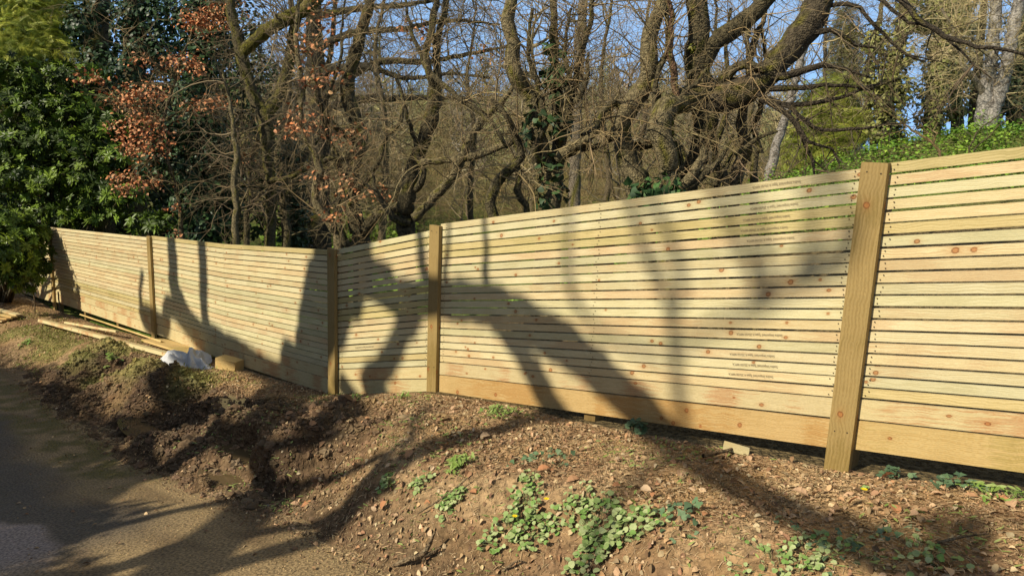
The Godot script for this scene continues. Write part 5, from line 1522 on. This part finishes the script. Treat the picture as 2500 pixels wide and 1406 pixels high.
# ---------------------------------------------------------------- trees behind the lens, whose shadows fall on the fence and the verge
func shade_point(px: float, py: float, dist: float) -> Vector3:
	var p := hit(px, py)
	var w := uv_of(p)
	var sv := SUN.x * DV.x + SUN.z * DV.y
	return p + SUN * ((dist - w.y) / sv)


func shade_tree(called: String, label: String, strokes: Array, dist: float, twigs := 6) -> void:
	var b := MB.new()
	var g := MB.new()
	var first := Vector3.ZERO
	for s in strokes.size():
		var c := PackedVector3Array()
		var r := PackedFloat32Array()
		for q in strokes[s]:
			c.append(shade_point(q[0], q[1], dist + R.randf_range(-0.05, 0.05)))
			r.append(q[2] * 0.5)
		if s == 0:
			# carry the stem on down to the ground on the far side of the lane
			var d := (c[0] - c[1]).normalized()
			var p := c[0]
			var k := 0
			while k < 60:
				var w := uv_of(p)
				if p.y <= ground_y(w.x, w.y): break
				p += (d + Vector3.DOWN * 0.5).normalized() * 0.15
				k += 1
			c.insert(0, p)
			r.insert(0, r[0] * 1.15)
			first = p
			b.o = first
			g.o = first
		var path := smooth_limb(b, c, r, 8, BARK, MOSS, 0.1, 0.006)
		if twigs > 0:
			twigs_on(g, path, twigs, 0.6, 0.008, 1, 0.3, 0.03, 3, TWIG, 0.6, false)
	var t := thing(called, label, "tree", first)
	part("trunk", b.mesh(M.bark), t)
	if twigs > 0: part("twigs", g.mesh(M.twig), t, "stuff")


func build_shade() -> void:
	R.seed = 55
	shade_tree("lane_tree", "thick leaning tree across the lane casting the broad diagonal shadow", [
		[[2330, 1404, 0.2], [2230, 1390, 0.19], [2050, 1310, 0.18], [1900, 1235, 0.18], [1760, 1160, 0.2], [1640, 1075, 0.24], [1545, 985, 0.29], [1430, 880, 0.30], [1330, 815, 0.31], [1210, 750, 0.31], [1075, 732, 0.31], [1007, 735, 0.30], [950, 715, 0.3], [890, 685, 0.3], [840, 660, 0.3]],
		[[1210, 745, 0.2], [1185, 680, 0.09], [1190, 600, 0.08], [1183, 540, 0.07], [1180, 420, 0.07], [1240, 260, 0.1], [1420, 130, 0.12], [1640, 60, 0.16], [1840, 20, 0.2], [2000, -80, 0.2]],
		[[1090, 720, 0.12], [1088, 660, 0.07], [1094, 600, 0.06], [1098, 540, 0.05]],
		[[1060, 715, 0.14], [1034, 660, 0.11], [1030, 610, 0.11], [1026, 560, 0.11], [1022, 470, 0.12], [1000, 300, 0.16], [940, 120, 0.18], [900, -60, 0.2]],
		[[1022, 470, 0.1], [1090, 330, 0.14], [1180, 120, 0.16], [1250, -80, 0.16]]], 7.4, 0)
	shade_tree("lane_tree", "slimmer tree across the lane joining the diagonal shadow from below", [
		[[860, 1235, 0.24], [900, 1180, 0.22], [1000, 1120, 0.20], [1120, 1075, 0.19], [1250, 1040, 0.19], [1345, 1005, 0.20], [1330, 960, 0.22], [1285, 880, 0.20], [1240, 820, 0.18], [1190, 760, 0.16]],
		[[1370, 1030, 0.16], [1340, 960, 0.12], [1322, 900, 0.05], [1310, 850, 0.04]],
		[[760, 1050, 0.2], [840, 1000, 0.22], [905, 952, 0.26], [935, 905, 0.25], [964, 853, 0.24], [985, 810, 0.24], [1012, 755, 0.26]]], 8.3, 0)
	shade_tree("lane_tree", "stout tree across the lane shading the fence corner", [
		[[200, 1060, 0.5], [450, 1010, 0.56], [640, 978, 0.6], [735, 945, 0.66], [756, 900, 0.7], [770, 830, 0.76], [792, 740, 0.86], [818, 670, 0.92], [830, 600, 0.92], [838, 520, 0.9], [850, 400, 0.8], [870, 200, 0.7], [900, 20, 0.6]],
		[[800, 560, 0.4], [740, 430, 0.36], [700, 250, 0.3], [720, 60, 0.25]],
		[[850, 670, 0.36], [900, 672, 0.34], [960, 700, 0.3]]], 8.6, 0)
	shade_tree("lane_tree", "pair of trunks across the lane standing close like a V", [
		[[770, 965, 0.34], [710, 932, 0.32], [640, 900, 0.30], [570, 858, 0.32], [505, 832, 0.42], [470, 800, 0.37], [445, 755, 0.36], [424, 700, 0.42], [422, 650, 0.36], [417, 590, 0.36], [415, 500, 0.34], [425, 300, 0.3], [380, 80, 0.25]],
		[[512, 842, 0.34], [504, 805, 0.28], [497, 740, 0.28], [495, 660, 0.28], [493, 598, 0.28], [491, 500, 0.26], [520, 250, 0.22], [560, 50, 0.2]]], 9.0, 0)
	shade_tree("lane_tree", "thin lopped stem across the lane, blurred on the far run of fence", [
		[[480, 822, 0.3], [400, 797, 0.34], [350, 772, 0.36], [343, 740, 0.16], [341, 710, 0.12], [345, 675, 0.15], [346, 662, 0.12]]], 9.6, 0)
	shade_tree("lane_tree", "wispy tree further back across the lane throwing soft twig shadows", [
		[[1500, 1240, 0.1], [1600, 1100, 0.09], [1655, 900, 0.09], [1645, 800, 0.09], [1620, 700, 0.1], [1570, 600, 0.1], [1545, 500, 0.08], [1520, 420, 0.1], [1560, 250, 0.12], [1700, 110, 0.2], [1900, 0, 0.2]],
		[[1645, 800, 0.06], [1668, 690, 0.08], [1630, 570, 0.09], [1585, 470, 0.08], [1560, 400, 0.07]],
		[[1650, 860, 0.06], [1740, 800, 0.06], [1850, 750, 0.09], [1830, 650, 0.09], [1790, 550, 0.09], [1745, 460, 0.08], [1720, 400, 0.06]],
		[[1850, 750, 0.08], [1880, 690, 0.09], [1870, 600, 0.08], [1835, 500, 0.08], [1800, 420, 0.1], [1780, 290, 0.12], [1850, 160, 0.3], [1960, 40, 0.35], [2050, -60, 0.35]],
		[[1850, 760, 0.08], [1930, 700, 0.10], [2000, 665, 0.14], [2060, 630, 0.13], [2090, 560, 0.1], [2050, 480, 0.08], [2000, 330, 0.12], [1960, 180, 0.2]],
		[[1620, 880, 0.05], [1480, 820, 0.06], [1405, 740, 0.08], [1385, 640, 0.07], [1395, 540, 0.06], [1380, 470, 0.05]],
		[[1940, 700, 0.06], [1975, 600, 0.08], [1990, 520, 0.08], [1965, 440, 0.06]]], 14.0, 5)
	shade_tree("lane_tree", "slim trunk across the lane streaking the silt with a long shadow", [
		[[60, 1345, 0.16], [250, 1290, 0.15], [500, 1235, 0.13], [760, 1180, 0.11], [900, 1130, 0.1], [1010, 1060, 0.08], [1040, 990, 0.06]]], 8.0, 3)
	shade_tree("lane_tree", "second slim trunk across the lane streaking the silt nearer the lens", [
		[[240, 1400, 0.16], [450, 1345, 0.15], [640, 1300, 0.14], [850, 1245, 0.1], [960, 1190, 0.08]],
		[[300, 1380, 0.1], [560, 1280, 0.07], [700, 1225, 0.06]]], 7.0, 6)
	shade_tree("lane_tree", "forked tree across the lane behind the shoulder, its shadow in the bottom right", [
		[[2400, 1404, 0.13], [2350, 1350, 0.13], [2300, 1305, 0.11], [2250, 1268, 0.06]],
		[[2300, 1305, 0.07], [2290, 1270, 0.05], [2330, 1235, 0.03]]], 7.8, 4)
	shade_tree("lane_tree", "short dark tree across the lane over the mud heap", [
		[[420, 1150, 0.3], [560, 1075, 0.28], [680, 1030, 0.26], [780, 990, 0.24], [830, 930, 0.2]],
		[[560, 1075, 0.2], [620, 990, 0.16], [700, 950, 0.14]],
		[[540, 1085, 0.2], [690, 1090, 0.14], [830, 1050, 0.1]]], 9.3, 3)
	# the evergreen hedge whose shade covers the lane on the left
	var lumps := []
	var sv := SUN.x * DV.x + SUN.z * DV.y
	for k in 200:
		var u := 2.45 + 21.0 * (k + R.randf()) / 200.0
		var edge := table(u, [2.4, 2.8, 3.4, 4.5, 5.5, 6.5, 8.0, 10.0, 11.5, 14.6, 16.6, 24.0], [2.9, 2.65, 2.35, 1.95, 1.6, 1.25, 1.15, 1.25, 1.55, 1.8, -2.0, -2.6])
		var v := R.randf_range(6.2, 8.4)
		var rad := R.randf_range(0.35, 0.7)
		var top := road_y(u, edge) + (v - edge) * SUN.y / sv
		var su := (SUN.x * DU.x + SUN.z * DU.y) / sv
		var y: float = top - rad * 0.85 - [0.0, 0.6, 1.3][k % 3] - R.randf() * 0.3
		lumps.append([P(u + su * (v - edge), v, maxf(y, road_y(u, 4.8) + 0.4)), rad])
	bush("evergreen_hedge", "clipped-back evergreen hedge along the other side of the lane", "hedge", P(8.0, 7.2, ground_y(8.0, 7.2)), lumps, LM.oval, 110000, 0.08, 0.14, Color(0.03, 0.06, 0.015), Color(0.06, 0.1, 0.02))


func _ready() -> void:
	var cam := Camera3D.new()
	cam.name = "camera"
	cam.transform = CAM
	cam.fov = rad_to_deg(2.0 * atan(703.0 / FPX))
	cam.near = 0.05
	cam.far = 1200.0
	add_child(cam)
	cam.current = true
	var env := Environment.new()
	env.background_mode = Environment.BG_SKY
	var sky := Sky.new()
	var sm := ProceduralSkyMaterial.new()
	sm.sky_top_color = Color(0.50, 0.51, 0.53)
	sm.sky_horizon_color = Color(0.57, 0.76, 0.97)
	sm.sky_curve = 0.32
	sm.ground_bottom_color = Color(0.16, 0.13, 0.09)
	sm.ground_horizon_color = Color(0.45, 0.45, 0.42)
	sm.sky_energy_multiplier = 1.0
	sm.sun_angle_max = 8.0
	sm.sun_curve = 0.1
	sky.sky_material = sm
	env.sky = sky
	env.tonemap_mode = Environment.TONE_MAPPER_LINEAR
	env.tonemap_exposure = 1.36
	env.sdfgi_enabled = true
	env.ssao_enabled = true
	env.ssil_enabled = true
	var we := WorldEnvironment.new()
	we.name = "world_environment"
	we.environment = env
	add_child(we)
	var el := deg_to_rad(36.0)
	var az := deg_to_rad(12.0)
	SUN = (Vector3(DV.x, 0, DV.y) * cos(az) + Vector3(DU.x, 0, DU.y) * sin(az)) * cos(el) + Vector3.UP * sin(el)
	var sun := DirectionalLight3D.new()
	sun.name = "sun"
	sun.light_color = Color(1.0, 0.955, 0.86)
	sun.light_energy = 1.5
	sun.light_angular_distance = 0.53
	sun.shadow_enabled = true
	add_child(sun)
	sun.look_at_from_position(SUN * 50.0, Vector3.ZERO, Vector3.UP)

	N1.seed = 3
	N1.frequency = 0.3
	N1.fractal_octaves = 3
	N2.seed = 8
	N2.frequency = 0.35
	N2.fractal_octaves = 3
	N3.seed = 21
	N3.frequency = 0.3
	N3.fractal_octaves = 3
	R.seed = 7
	make_materials()
	R.seed = 7
	LM.oval = leaf_mesh("oval", M.leaf)
	LM.long = leaf_mesh("long", M.leaf)
	LM.ivy = leaf_mesh("ivy", M.leaf)
	LM.curl = leaf_mesh("curl", M.dry)
	LM.gloss_ivy = leaf_mesh("ivy", M.gloss)
	LM.gloss_oval = leaf_mesh("oval", M.gloss)
	LM.whorl = whorl_mesh(M.gloss, 10, 0.1)
	LM.spray = spray_mesh(M.leaf, 22, 0.3, 0.012)
	LM.brush = brush_mesh(M.twig, 46)
	build_setting()
	build_fence()
	build_hedge()
	build_left_wood()
	build_evergreens()
	build_right_wood()
	build_background()
	build_timber()
	build_plants()
	build_shade()
